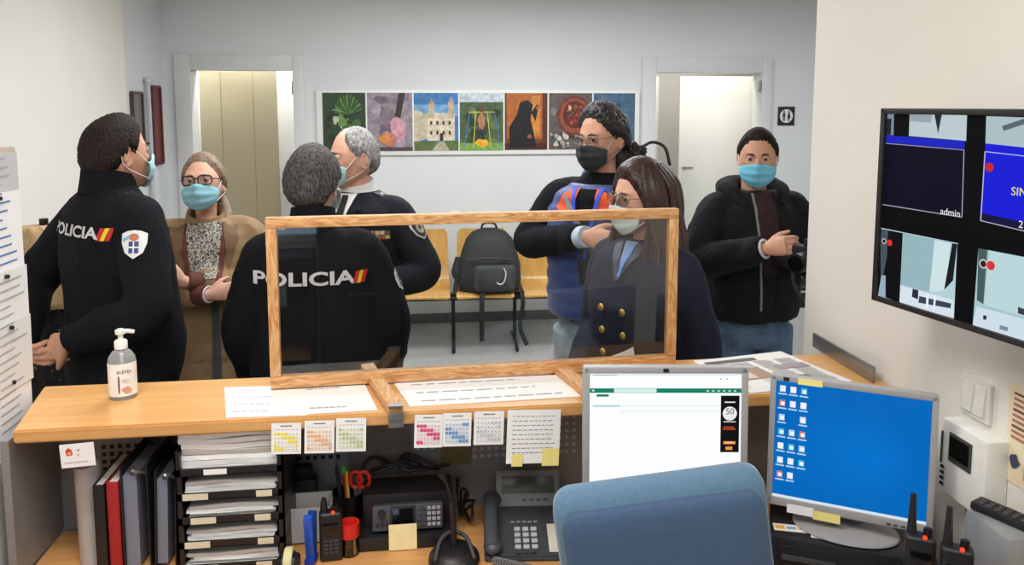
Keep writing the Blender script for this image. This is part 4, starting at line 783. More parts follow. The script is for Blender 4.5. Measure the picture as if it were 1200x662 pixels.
# ================================================================== HALL FURNITURE
bx, by, bp = .48, 5.40, .462
bench = thing('waiting_bench', 'three-seat waiting bench of varnished plywood on black frame', 'bench', (bx, 5.65, 0), R(-2))
def seat_shell(cx):
    prof = [(.215, .412, .01), (.235, .438, .0)]
    pts = [(-.235, .408), (-.232, .425), (-.18, .432), (-.05, .424), (.08, .418), (.14, .425), (.185, .46), (.215, .53), (.24, .63), (.268, .75), (.285, .835)]
    c = crom([(0, y, z) for y, z in pts], 34); bm = nb(); rings = []; th = .012
    for i, p in enumerate(c):
        d = (c[min(i+1, 33)]-c[max(i-1, 0)]).normalized(); n = Vector((0, -d.z, d.y)); u = i/33; hw = .208 if u < .5 else .208-.016*min(1, (u-.5)/.5)
        if u > .94: hw -= .025*((u-.94)/.06)**2
        if u < .06: hw -= .02*((.06-u)/.06)**2
        cr = [Vector((cx+x, p.y, p.z))+n*(.012*(x/hw)**2) for x in np.linspace(-hw, hw, 9)]
        rings.append(cr+[q-n*th for q in cr[::-1]])
    loft(bm, rings); return bm
for k in (-1, 0, 1): o = obj('seat_shell', seat_shell(k*bp), BENCHW, bench, angle=50)
bm = nb(); box(bm, (0, -.05, .385), (1.5, .06, .045), None, .006); obj('beam', bm, BLKM, bench)
bm = nb(); box(bm, (0, -.2, .40), (1.42, .03, .02), None, .004); obj('front_rail', bm, BLKM, bench)
for k in (-.5, .5): 
    bm = nb(); tube(bm, [(k*bp*1.0-.0, -.03, .38), (k*bp, -.03, .04)], .014, 10); tube(bm, [(k*bp, -.24, .015), (k*bp, -.1, .05), (k*bp, .0, .05), (k*bp, .22, .015)], .013, 10, 12); lg = obj('leg', bm, BLKM, bench)
for k in (-1, 0, 1):
    bm = nb(); tube(bm, [(k*bp, -.18, .39), (k*bp, .1, .38), (k*bp, .2, .45), (k*bp, .26, .65)], .01, 8, 14); obj('seat_bracket', bm, BLKM, bench)
# backpack
def nz3(p, s): return noise.noise(Vector((p[0]*s, p[1]*s, p[2]*s)))
BP = mat('black_backpack_nylon', (38, 40, 42), .7, var=.15, scale=60, bump=.3, bscale=200)
pk = thing('backpack', 'black backpack with pale cord sitting on the middle bench seat', 'backpack', (bx+.035, 5.58, .432), R(-4))
rings = []
for z, rx, ry, yc in ((0, .20, .10, 0), (.01, .225, .125, -.005), (.08, .235, .14, -.01), (.2, .225, .135, 0), (.3, .20, .12, .012), (.38, .17, .10, .025), (.43, .125, .07, .035), (.455, .06, .03, .04)):
    ring = []
    for j in range(48):
        a = 2*PI*j/48; c_, s_ = math.cos(a), math.sin(a); x = rx*math.copysign(abs(c_)**.65, c_); y = yc+ry*math.copysign(abs(s_)**.65, s_)
        k = 1+.05*nz3((x, y, z), 14); ring.append(Vector((x*k, y*k, z)))
    rings.append(ring)
bm = nb(); loft(bm, rings); me_tmp = bm; bmesh.ops.subdivide_edges(bm, edges=bm.edges[:], cuts=1, use_grid_fill=True); obj('bag_body', bm, BP, pk, angle=80)
rings = []
for y, s in ((-.06, .9), (-.145, 1.0), (-.175, .95), (-.187, .8)):
    rings.append([Vector((x*s+.035, y+.01*nz3((x, y, z), 22), .115+(z-.115)*s)) for x, z in rrect(.31, .2, .04, 7, 0, .115)])
bm = nb(); loft(bm, rings); obj('front_pocket', bm, mat('charcoal_mesh_pocket', (60, 62, 64), .7, var=.25, scale=90, bump=.4), pk, angle=80)
bm = nb(); tube(bm, [(-.21, -.02, .06), (-.235, -.03, .14), (-.225, -.02, .25)], [.03, .045, .025], 14, 14); obj('side_pocket', bm, BP, pk)
bm = nb(); tube(bm, [(-.06, .03, .44), (-.045, .03, .485), (0, .03, .497), (.045, .03, .485), (.06, .03, .44)], .008, 8, 16); obj('carry_handle', bm, BLK, pk)
bm = nb(); tube(bm, [(.10, -.19, .20), (.115, -.198, .16), (.10, -.203, .1), (.07, -.203, .085), (.05, -.2, .1)], .005, 7, 20); obj('cord', bm, mat('pale_cord', (206, 204, 196), .7), pk)
bm = nb(); tube(bm, [(-.16, -.135, .25), (0, -.16, .27), (.16, -.13, .25)], .006, 8, 14); obj('zip', bm, DGREY, pk)
STR = mat('black_webbing', (24, 24, 26), .8)
def strap(pts, wdt, m, par, name='strap', n=20):
    bm = nb(); tube(bm, pts, wdt, 8, n, flat=.25); return obj(name, bm, m, par)
strap([(-.05, -.13, .03), (-.055, -.19, .012), (-.058, -.235, -.05), (-.06, -.24, -.2), (-.058, -.24, -.32)], .018, STR, pk)
strap([(.2, -.09, .1), (.235, -.15, .02), (.23, -.21, .015), (.235, -.235, -.06), (.215, -.235, -.22), (.265, -.25, -.35)], .016, STR, pk); strap([(-.2, -.05, .2), (-.24, -.08, .08), (-.25, -.12, .01)], .018, STR, pk)
# bin with bag
q = P(937, 378, 4.9); t = thing('waste_bin', 'white waste bin with black liner by the right wall end', 'waste bin', (2.62, 5.05, 0))
bm = nb(); loft(bm, [[Vector((x, y, z)) for x, y in rrect(a, b_, .03)] for z, a, b_ in ((0, .30, .26), (.01, .31, .27), (.52, .38, .33), (.53, .39, .34), (.50, .36, .31))]); obj('bin_body', bm, WHITEP, t)
rings = []
for z, s in ((.40, 1.04), (.47, 1.08), (.535, 1.06), (.55, 1.0), (.54, .9), (.5, .85)): rings.append([Vector((x*s*(1+.03*nz3((x, y, z), 30)), y*s*(1+.03*nz3((x+3, y, z), 30)), z+.02*nz3((x, y, z+5), 14))) for x, y in rrect(.36, .31, .03, 8)])
bm = nb(); loft(bm, rings); obj('liner', bm, mat('black_bin_liner', (20, 20, 22), .25, bump=.5, bscale=30), t)
# shelf behind the viewer, mirrored in the screen; dark cabinets added to darken reflections
t = thing('book_shelf', 'dark shelf with white boxes against office rear wall under the window', 'shelf', (-.8, -.83, 0)); DKC = mat('dark_grey_cabinet', (44, 44, 48), .6)
for x in (-.38, .38): bm = nb(); box(bm, (x, 0, .465), (.025, .3, .93), None, .002); obj('side_panel', bm, DKC, t)
for k in range(4): bm = nb(); box(bm, (0, 0,   .04+k*.293), (.735, .29, .022), None, .002); obj('shelf_board', bm, DESK if k == 1 else DKC, t)
bm = nb(); box(bm, (0, -.14, .465), (.735, .01, .93)); obj('shelf_back', bm, DKC, t)
for k, (x, z, lb) in enumerate(((-.2, .638, 'upper left'), (.12, .638, 'upper right'), (-.05, .345, 'lower'))):
    bm = nb(); box(bm, (-.8+x, -.81, z+.075), (.24, .2, .15), None, .004); tag(obj('storage_box', bm, fm((214, 214, 210))), 'white storage box on rear shelf under the window, %s' % lb, 'box')
for k in range(3):
    t = thing('reflection_cabinet', 'tall dark grey cabinet added on rear wall to darken the screen reflection, %s from the window' % ['first', 'second', 'third'][k], 'cabinet', (-.14+k*.46, -.76, 0)); bm = nb(); box(bm, (0, 0, .85), (.45, .45, 1.7), None, .004); obj('carcass', bm, DKC, t)
    for j in range(4): bm = nb(); box(bm, (0, .229, .23+j*.41), (.43, .012, .395), None, .003); dr = obj('drawer', bm, DKC, t); bm = nb(); box(bm, (0, .245, .33+j*.41), (.14, .02, .014), None, .004); obj('handle', bm, STEEL, dr)
# ================================================================== PEOPLE
def sstep(a, b, x): t = np.clip((x-a)/(b-a), 0, 1); return t*t*(3-2*t)
def ico(n):
    bm = nb(); bmesh.ops.create_icosphere(bm, subdivisions=n, radius=1); bm.verts.ensure_lookup_table()
    v = np.array([q.co[:] for q in bm.verts]); f = [[q.index for q in p.verts] for p in bm.faces]; bm.free(); return v, f
ICO5, ICO6 = ico(5), ico(6)
def head_shape(v, fem=False, jaw=1.):
    x, y, z = v[:, 0], v[:, 1], v[:, 2]
    X = .076*x; Y = .097*y; Z = .118*z
    low = np.clip(-z, 0, 1)
    X = X*(1-(.30 if fem else .22)*low**1.6); X = X*(1-.06*sstep(.3, .9, z))
    X = X*(1-.10*sstep(.25, .9, y)*sstep(.1, .6, z))
    Y = np.where(y < 0, Y*(1-.38*sstep(.15, .9, low)), Y)
    Y = Y + .040*sstep(.35, 1., low)*np.where(y > -.6, 1, .6)*jaw
    flat_ = sstep(.5, 1, y); Y = Y - .008*flat_*sstep(-.9, .2, z)
    ax = np.abs(X)
    front = sstep(.2, .6, y)
    Y = Y + front*(.019*np.exp(-(X/.0095)**2-((Z+.026)/.012)**2) + .013*np.exp(-(X/.0085)**2-((Z+.008)/.022)**2) + .006*np.exp(-((ax-.011)/.006)**2-((Z+.032)/.007)**2))
    Y = Y - front*.0095*np.exp(-((ax-.031)/.014)**2-((Z-.006)/.010)**2)
    Y = Y + front*(.0045*np.exp(-((ax-.028)/.022)**2-((Z-.024)/.008)**2) + .004*np.exp(-((ax-.045)/.014)**2-((Z+.018)/.014)**2))
    Y = Y + front*(.005*np.exp(-(X/.02)**2-((Z+.056)/.006)**2) + .005*np.exp(-(X/.017)**2-((Z+.068)/.006)**2) - .003*np.exp(-(X/.024)**2-((Z+.0625)/.0025)**2) + .006*np.exp(-(X/.018)**2-((Z+.098)/.012)**2))
    return np.stack([X, Y, Z], 1)
def mesh_from(v, f, name='m'):
    me = bpy.data.meshes.new(name); me.from_pydata([tuple(q) for q in v], [], f); me.update(); return me
def add_np(bm, v, f, M):
    me = mesh_from(v, f); t = nb(); t.from_mesh(me); bpy.data.meshes.remove(me); merge(bm, t, M)
def remesh(bm, vox, smooth=3, fac=.5):
    bmesh.ops.recalc_face_normals(bm, faces=bm.faces)
    me = bpy.data.meshes.new('r'); bm.to_mesh(me); bm.free(); o = bpy.data.objects.new('r', me); C.objects.link(o)
    m = o.modifiers.new('r', 'REMESH'); m.mode = 'VOXEL'; m.voxel_size = vox
    s = o.modifiers.new('s', 'SMOOTH'); s.iterations = smooth; s.factor = fac
    dg = bpy.context.evaluated_depsgraph_get(); out = bpy.data.meshes.new_from_object(o.evaluated_get(dg))
    bpy.data.objects.remove(o); bpy.data.meshes.remove(me); return out
def displace(me, fn):
    n = len(me.vertices); co = np.empty(n*3); me.vertices.foreach_get('co', co); co = co.reshape(-1, 3)
    no = np.empty(n*3); me.vertex_normals.foreach_get('vector', no); no = no.reshape(-1, 3)
    d = np.array([fn(Vector(c)) for c in co]); co = co+no*d[:, None]; me.vertices.foreach_set('co', co.ravel()); me.update(); return me
def folds(amp, s=11., zs=.7, seed=0.):
    def fn(c):
        p = Vector((c.x*s+seed, c.y*s, c.z*s*zs)); w_ = noise.noise(p*.7)*.8; a = noise.noise(p+Vector((w_, w_, w_))); b_ = 1-abs(noise.noise(p*2.1+Vector((5, w_*2, 3))))*2
        return amp*(a*.9+b_*.35)
    return fn
def bvh_of(me): return BVHTree.FromPolygons([v.co.copy() for v in me.vertices], [tuple(p.vertices) for p in me.polygons])
def drape(bm, M, bvh, off=.0025, dist=.5, thick=0):
    """lay a flat XY piece (facing +Z of M) onto a body: every point travels along -Z of M to the surface"""
    bmesh.ops.transform(bm, matrix=M, verts=bm.verts); d = -(M.to_3x3() @ Vector((0, 0, 1))).normalized(); dead = []
    zmin = min((M.inverted() @ v.co).z for v in bm.verts)
    for v in bm.verts:
        h = (M.inverted() @ v.co).z-zmin; hit = bvh.ray_cast(v.co - d*.15, d, dist)
        if hit[0] is None: dead.append(v)
        else: v.co = hit[0] - d*(off+h)
    if dead: bmesh.ops.delete(bm, geom=dead, context='VERTS')
    return bm
def patch(poly, cuts=3):
    bm = nb(); vs = [bm.verts.new((x, y, 0)) for x, y in poly]; f = bm.faces.new(vs)
    bmesh.ops.triangulate(bm, faces=bm.faces[:])
    for _ in range(cuts): bmesh.ops.subdivide_edges(bm, edges=bm.edges[:], cuts=1, use_grid_fill=True); bmesh.ops.triangulate(bm, faces=bm.faces[:])
    return bm
def ell(c, rx, ry, n=28, e=1.):
    out = []
    for j in range(n):
        a = 2*PI*j/n; ca, sa = math.cos(a), math.sin(a); out.append(Vector((c[0]+rx*math.copysign(abs(ca)**e, ca), c[1]+ry*math.copysign(abs(sa)**e, sa), c[2])))
    return out
def hand(bm, wr, d, nrm, side, curl=.5, k=1., spread=1., thumb=.6):
    d = Vector(d).normalized(); nrm = Vector(nrm); nrm = (nrm-d*nrm.dot(d)).normalized(); ac = d.cross(nrm).normalized()*side   # ac points to the thumb side; nrm out of the palm
    wr = Vector(wr); rows = []
    for t, a, b_ in ((-.02, .024, .019), (.0, .026, .018), (.03, .035, .0165), (.065, .041, .0145), (.088, .040, .012)):
        rows.append([wr+d*t*k+(ac*math.cos(q)*a+nrm*math.sin(q)*b_)*k for q in [2*PI*j/16 for j in range(16)]])
    loft(bm, rows)
    for i, (off, L) in enumerate(((.031, .070), (.0105, .079), (-.0105, .074), (-.030, .058))):
        p0 = wr+(d*.078+ac*off)*k; dirv = (d+ac*off*1.6*spread).normalized(); pts = [p0]; ang = 0
        for j, fr in enumerate((.45, .31, .24)):
            ang += curl*(.75, .95, .6)[j]*(1+.10*i); dv = dirv*math.cos(ang)+nrm*math.sin(ang); pts.append(pts[-1]+dv*L*fr*k)
        tube(bm, pts, [.0095*k, .0088*k, .008*k, .0062*k], 10); sph(bm, pts[-1], .0064*k, None, 10, 8)
    p0 = wr+(d*.018+ac*.026)*k; t1 = (d*.65+ac*.75*thumb+nrm*.25).normalized(); t2 = (d*.85+ac*.35*thumb+nrm*.35).normalized()
    pts = [wr+d*.005*k+ac*.01*k, p0+t1*.025*k, p0+t1*.048*k, p0+t1*.048*k+t2*.032*k]; tube(bm, pts, [.016*k, .013*k, .0105*k, .0075*k], 12); sph(bm, pts[-1], .0078*k, None, 10, 8)
class Human:
    def __init__(s, label, px, top, d, H, heading, skin, face=(0, 0, 0), sw=.185, fem=False, arms=None, hands=True, lift=0., fwd=0.):
        q = P(px, top, d); s.k = k = q.z/1.728; s.fem = fem; s.lift = lift; lz = s.lz = lambda z: z+lift*float(sstep(1.15, 1.4, z))
        s.root = thing('person', label, 'person', (q.x, q.y, 0), R(heading)); r_ = s.root
        s.root.location = Vector((q.x, q.y, 0)) - Matrix.Rotation(R(heading), 3, 'Z') @ Vector((0, .02+fwd, 0))
        s.sw = sw*k; s.arms = {a: [Vector(v)*k for v in b_[:2]]+list(b_[2:]) for a, b_ in arms.items()}
        s.HM = Matrix.Translation(Vector((0, .02+fwd, 1.608))*k) @ Matrix.Rotation(R(face[0]), 4, 'Z') @ Matrix.Rotation(R(face[1]), 4, 'X') @ Matrix.Rotation(R(face[2]), 4, 'Y') @ Matrix.Scale(k**.6, 4)
        bm = nb(); hv = head_shape(ICO5[0], fem); add_np(bm, hv, ICO5[1], s.HM)
        for sg in (-1, 1):
            t = nb(); sph(t, (0, 0, 0), (.0055, .017, .030)); ring = [Vector((sg*.003, .016*math.cos(a), .001+.029*math.sin(a))) for a in np.linspace(-1.9, 3.6, 16)]; tube(t, ring, .0045, 8); sph(t, (0, .004, -.024), (.006, .009, .01))
            merge(bm, t, s.HM @ Matrix.Translation((sg*.0765, -.012, -.008)) @ Matrix.Rotation(R(-8), 4, 'X') @ Matrix.Rotation(R(sg*22), 4, 'Z'))
        hc = s.HM.translation
        tube(bm, [(0, -.012*k, lz(1.40)*k), (0, -.008*k, lz(1.47)*k), hc+Vector((0, -.02, -.05))*k], [.062*k*(.85 if fem else 1), .053*k*(.82 if fem else 1), .056*k*(.85 if fem else 1)], 20, 8)
        sx = s.sw
        tor = [(.80, .13, .09), (.9, .15, .095), (1.05, .125, .085), (1.2, .14, .095), (1.34, .15, .095), (1.40, .13, .08), (1.45, .07, .06)]
        loft(bm, [ell((0, 0, lz(z)*k), a*k, b_*k) for z, a, b_ in tor])
        for a, sg in (('R', 1), ('L', -1)):
            e, w_ = s.arms[a][:2]; sh = Vector((sg*sx*.90, 0, lz(1.385)*k)); tube(bm, [Vector((sg*.07*k, 0, lz(1.39)*k)), sh, e, w_], [.045*k, .045*k, .042*k, .034*k, .025*k], 14, 22)
            hd_ = s.arms[a][2:]; hand(bm, w_, hd_[0], hd_[1], sg*hd_[3] if len(hd_) > 3 else sg, hd_[2], k*(.92 if fem else 1.))
            tube(bm, [(sg*.085*k, 0, .86*k), (sg*.1*k, .01, .48*k), (sg*.105*k, -.01, .09*k)], [.075*k, .05*k, .035*k], 14, 12); sph(bm, (sg*.105*k, .05*k, .045*k), (.035*k, .09*k, .035*k))
        me = remesh(bm, .0046, 2); s.skin = skin; s.body = obj('body', me, skin, r_); s.bb = bvh_of(me)
        for sg in (-1, 1):
            c = s.HM @ Vector((sg*.031, .0765, .006)); t = nb(); sph(t, (0, 0, 0), .0118*k, None, 16, 12); e = obj('eye', t, mat('eye_white', (186, 178, 170), .3), r_); e.matrix_local = Matrix.Translation(c) @ s.HM.to_3x3().normalized().to_4x4()
            t = nb(); sph(t, (0, .0075*k, 0), (.0076*k, .0046*k, .0076*k), None, 14, 10); obj('iris', t, mat('dark_iris', (50, 34, 24), .15), e)
            t = nb(); bmesh.ops.create_uvsphere(t, u_segments=18, v_segments=12, radius=.0128*k); bmesh.ops.delete(t, geom=[v for v in t.verts if v.co.z < .0016*k and v.co.z > -.0042*k], context='VERTS'); obj('eyelid', t, skin, e)
    def part(s, name, bm, m, smooth=True, parent=None, angle=60): return obj(name, bm, m, parent or s.root, smooth, angle=angle)
    def brows(s, col):
        for sg in (-1, 1):
            bm = nb(); pts = [s.HM @ Vector((sg*x, y, z)) for x, y, z in ((.014, .0955, .0215), (.028, .0945, .0265), (.045, .083, .0225))]; tube(bm, pts, [.003, .0042, .002], 8, 10, flat=.8); s.part('eyebrow', bm, col)
    def hair(s, m, line, t=.016, seed=0, tuft=.004, bald=None, name='hair', nscale=30, edge=1.):
        v = ICO6[0]; az = np.degrees(np.arctan2(np.abs(v[:, 0]), v[:, 1])); ln = np.interp(az, [a for a, _ in line], [b_ for _, b_ in line])
        ln = ln+edge*np.array([.07*noise.noise(Vector((p[0]*9+seed, p[1]*9, 0)))+.05*noise.noise(Vector((p[0]*24+seed, p[1]*24, 3))) for p in v]); g = (v[:, 2]-ln)/.28; hv = head_shape(v, s.fem); n = v/np.linalg.norm(v*np.array([1/.076, 1/.097, 1/.118]), axis=1)[:, None]
        n = v*np.array([1/.076, 1/.097, 1/.118]); n /= np.linalg.norm(n, axis=1)[:, None]
        cov = np.clip(g, -1, 1); th = np.where(cov < 0, cov*.03-.0008, t*sstep(0, 1, cov))
        nzv = np.array([noise.noise(Vector((p[0]*nscale+seed, p[1]*nscale*.8, p[2]*nscale*.45)))+.6*noise.noise(Vector((p[0]*70, p[1]*60+seed, p[2]*26))) for p in v]); th = th+np.where(cov > 0, tuft*nzv*sstep(0, .6, cov), 0)
        if bald is not None: th = th-bald[0]*np.exp(-(v[:, 0]/bald[2])**2-((v[:, 1]-bald[1])/bald[3])**2)*(v[:, 2] > 0)
        bm = nb(); add_np(bm, hv+n*th[:, None], ICO6[1], s.HM); return s.part(name, bm, m, True, None, 180)
    def mask(s, m, strapm=None, w_=1., ptc=True):
        n, q = 28, 18; bm = nb(); top, bot = [], []
        def pt(u, v, off):
            a = u*R(66); zc = -.012-.020*abs(u)**1.5; zb_ = -.118+.035*abs(u)**1.6; z = zc+(zb_-zc)*v
            bulge = math.sin(PI*min(1, v*.95+.05))**.7
            y = .018+.080*math.cos(a)**.8+.013*bulge*math.cos(a)+.018*math.exp(-(u/.2)**2)*(1-v)**1.2*1.1 + .002*math.sin(v*PI*6)*(1-u*u)
            y -= .018*v*v*math.cos(a)**2
            x = .0735*math.sin(a)*(1+.05*bulge)*w_/.914*.98*(1-.14*v*v*.9)
            return Vector((x*(1+off*10), y+off, z))
        for off in (.0, .0022): (bot if off == 0 else top).extend([[bm.verts.new(s.HM @ pt(-1+2*i/n, j/q, off)) for i in range(n+1)] for j in range(q+1)])
        for j in range(q):
            for i in range(n): bm.faces.new((top[j][i], top[j][i+1], top[j+1][i+1], top[j+1][i])); bm.faces.new((bot[j][i], bot[j+1][i], bot[j+1][i+1], bot[j][i+1]))
        for i in range(n):
            for j in (0, q): bm.faces.new((top[j][i], top[j][i+1], bot[j][i+1], bot[j][i]))
        for j in range(q):
            for i in (0, n): bm.faces.new((top[j][i], top[j+1][i], bot[j+1][i], bot[j][i]))
        o = s.part('face_mask', bm, m)
        for sg in (-1, 1):
            bm = nb(); a, b_ = pt(sg, 0.04, .001), pt(sg, .96, .001); tube(bm, [s.HM @ v for v in (a, Vector((sg*.0775, .012, .012)), Vector((sg*.083, -.026, .020)), Vector((sg*.084, -.034, -.01)), Vector((sg*.078, -.014, -.042)), b_)], .0013, 6, 30); s.part('ear_loop', bm, strapm or fm((236, 236, 236)), True, o)
    def glasses(s, m, w_=.025, h_=.017, thick=.002):
        g = None
        for sg in (-1, 1):
            bm = nb(); pts = [s.HM @ Vector((sg*.033+x, .1065-.012*((sg*.033+x)/.06)**2, .004+z)) for x, z in rrect(2*w_, 2*h_, h_*.75, 5)]; tube(bm, pts, thick, 8, closed=True)
            if g is None: g = s.part('glasses', bm, m)
            else: s.part('rim', bm, m, True, g)
            bm = nb(); bm.faces.new([bm.verts.new(p) for p in pts]); s.part('lens', bm, LENS, False, g)
            bm = nb(); tube(bm, [s.HM @ Vector((sg*(.033+w_), .097, .008)), s.HM @ Vector((sg*.077, .06, .010)), s.HM @ Vector((sg*.0825, -.01, .012)), s.HM @ Vector((sg*.082, -.03, -.004))], thick*.9, 8, 14); s.part('temple', bm, m, True, g)
        bm = nb(); tube(bm, [s.HM @ Vector((-.009, .106, .008)), s.HM @ Vector((0, .112, .011)), s.HM @ Vector((.009, .106, .008))], thick, 8, 8); s.part('bridge', bm, m, True, g)
    def top(s, name, m, rings, sleeve=(.066, .063, .056, .05, .044), cuff=1., vox=.008, amp=.005, seed=0., sleeves=True, zs=.7, extra=None, shoulder=1.395):
        k = s.k; bm = nb(); loft(bm, [ell((r_[4] if len(r_) > 4 else 0, r_[3]*k, s.lz(r_[0])*k), r_[1]*k, r_[2]*k, 36, .85) for r_ in rings])
        if sleeves:
            for a, sg in (('R', 1), ('L', -1)):
                e, w_ = s.arms[a][:2]; sh = Vector((sg*s.sw*.93, -.0, s.lz(shoulder)*k-.018)); wv = e+(w_-e)*cuff*.97
                tube(bm, [Vector((sg*s.sw*.45, 0, (s.lz(shoulder)+.006)*k)), sh, sh+(e-sh)*.5+Vector((sg*.008, 0, 0)), e, e+(wv-e)*.5, wv], [v*k for v in (sleeve[0]*.8,)+tuple(sleeve)], 22, 40)
        if extra: extra(bm)
        me = remesh(bm, vox, 4); displace(me, folds(amp, 11., zs, seed)); o = s.part(name, me, m, True, None, 180); return o, bvh_of(me)
    def legs(s, name, m, hip=.98, r0=.098, r1=.075, r2=.06, amp=.006, seed=3.):
        k = s.k; bm = nb(); loft(bm, [ell((0, 0, z*k), a*k, b_*k, 30, .85) for z, a, b_ in ((.78, .165, .105), (.86, .172, .115), (hip-.03, .162, .108), (hip, .155, .102))])
        for sg in (-1, 1): tube(bm, [(sg*.088*k, 0, .86*k), (sg*.1*k, .01, .5*k), (sg*.105*k, -.01, .05*k)], [r0*k, r1*k, r2*k], 20, 18)
        me = remesh(bm, .009, 3); displace(me, folds(amp, 12., .8, seed)); o = s.part(name, me, m, True, None, 180)
        for sg in (-1, 1):
            bm = nb(); pr = [(-.08, .045, .055), (-.05, .05, .085), (.02, .05, .08), (.1, .05, .05), (.16, .045, .04), (.19, .028, .03)]
            loft(bm, [[Vector((sg*.105*k+a*math.cos(q)*.95, y, max(.0, .5*h+.5*h*math.sin(q)))) for q in [2*PI*j/16 for j in range(16)]] for y, a, h in pr]); s.part('shoe', bm, BLK)
        return o, bvh_of(me)
    def collar(s, m, r=.072, z0=1.44, z1=1.515, t=.01, name='collar', tilt=.02, rr=None):
        k = s.k; bm = nb(); z0, z1 = z0+s.lift, z1+s.lift; prof = [(r+.012, z0), (r+.004, (z0+z1)/2), (r-.002, z1), (r-.002-t, z1-.002), (r-t, z0)]
        rings = [[Vector((rd*k*math.cos(a), -.008*k+rd*k*1.02*math.sin(a), (z-tilt*math.sin(a))*k)) for a in [2*PI*j/32 for j in range(32)]] for rd, z in prof]; loft(bm, rings); return s.part(name, bm, m, True, None, 60)
    def deco(s, name, poly, M, bvh, m, off=.003, cuts=3, parent=None): return s.part(name, drape(patch(poly, cuts), M, bvh, off), m, True, parent, 60)
    def word(s, text_, size, M, bvh, m, sx=1.2):
        bm = nb(); txt(bm, text_, size, Matrix.Identity(4), 0.0, sx, 'CENTER', size*.028); bmesh.ops.triangulate(bm, faces=bm.faces[:]); bmesh.ops.subdivide_edges(bm, edges=[e for e in bm.edges if e.calc_length() > .012], cuts=1); return s.part('lettering', drape(bm, M, bvh, .004), m, False)
SK1 = mat('skin_tan', (206, 150, 122), .5, var=.08, scale=40, rgb2=(214, 160, 134)); SK2 = mat('skin_rosy', (220, 164, 140), .5, var=.08, scale=40, rgb2=(226, 176, 152))
NAVY = mat('black_uniform_knit', (20, 21, 26), .9, var=.2, scale=120, spec=.15); NAVYT = mat('navy_uniform_trouser', (22, 24, 34), .9, var=.15, spec=.15)
SUIT = mat('dark_navy_dress_uniform', (24, 25, 32), .85, var=.15, spec=.2)
MASKB = mat('light_blue_mask', (142, 196, 210), .8, var=.04, scale=20); MASKC = mat('bright_blue_mask', (120, 200, 226), .8, var=.04, scale=20); MASKP = mat('pale_blue_mask', (170, 204, 212), .8, var=.04); MASKK = mat('dark_grey_mask', (46, 47, 50), .75, var=.1); MASKW = mat('white_mask', (206, 220, 218), .8, var=.04)
HBR = mat('dark_brown_hair', (24, 18, 16), .75, var=.3, scale=60, stretch=(3, 3, .5), rgb2=(46, 34, 28), spec=.25); HGR = mat('salt_and_pepper_hair', (32, 31, 31), .7, var=.3, scale=80, stretch=(2, 2, .6), rgb2=(100, 97, 95), spec=.25); HGR2 = mat('grey_hair', (96, 94, 94), .6, var=.3, scale=60, stretch=(2, 2, .6), rgb2=(170, 168, 166)); HBK = mat('black_hair', (24, 21, 21), .5, var=.3, scale=60, rgb2=(46, 40, 38)); HBL = mat('dark_blonde_hair', (92, 74, 58), .55, var=.3, scale=70, stretch=(3, 3, .5), rgb2=(150, 126, 100)); HCH = mat('chestnut_hair', (36, 25, 24), .42, var=.3, scale=60, stretch=(3, 3, .4), rgb2=(70, 44, 37))
SILV = mat('silver_lettering', (206, 206, 208), .5, var=.02); GOLD = mat('gold_metal', (196, 164, 84), .3, .8); BRED = fm((196, 30, 36)); BYEL = fm((236, 196, 40)); WHT = fm((232, 232, 232))
def arm(e, w_, hdir, pn, curl, flip=1): return (e, w_, hdir, pn, curl, flip)
UNI = [(.85, .185, .13, 0), (.90, .20, .145, 0), (1.0, .192, .142, .005), (1.12, .192, .142, .008), (1.25, .203, .142, .005), (1.34, .205, .132, 0), (1.39, .19, .115, -.004), (1.43, .14, .09, -.008), (1.465, .085, .075, -.008), (1.48, .07, .068, -.008)]
def backM(s, x, z, tilt=0): return frameM((x*s.k, -.4, z*s.k), (1, 0, 0), (0, 0, 1)) @ Matrix.Rotation(tilt, 4, 'Z')
def frontM(s, x, z, tilt=0): return frameM((x*s.k, .4, z*s.k), (-1, 0, 0), (0, 0, 1)) @ Matrix.Rotation(tilt, 4, 'Z')
def sideM(s, sg, az, z, tilt=0):   # az: turn of the patch from straight sideways towards the back
    n = Vector((sg*math.cos(R(az)), -math.sin(R(az)), 0)); return frameM(Vector((sg*s.sw*.98, 0, z*s.k))+n*.25, zz.cross(n), zz) @ Matrix.Rotation(tilt, 4, 'Z')
def police_text(s, bv, x, z, size=.058):
    s.word('POLICIA', size, backM(s, x, z), bv, SILV, 1.5)
    w2 = .155*size/.058
    for i, c in enumerate((BRED, BYEL, BRED)): s.deco('flag_stripe', [(0, -.02), (.011, -.02), (.021, .018), (.010, .018)], backM(s, x+w2/s.k+i*.0125, z), bv, c, .004, 1)
SHIELD = [(-.036, .026), (-.02, .034), (0, .037), (.02, .034), (.036, .026), (.036, 0), (.026, -.026), (0, -.042), (-.026, -.026), (-.036, 0)]
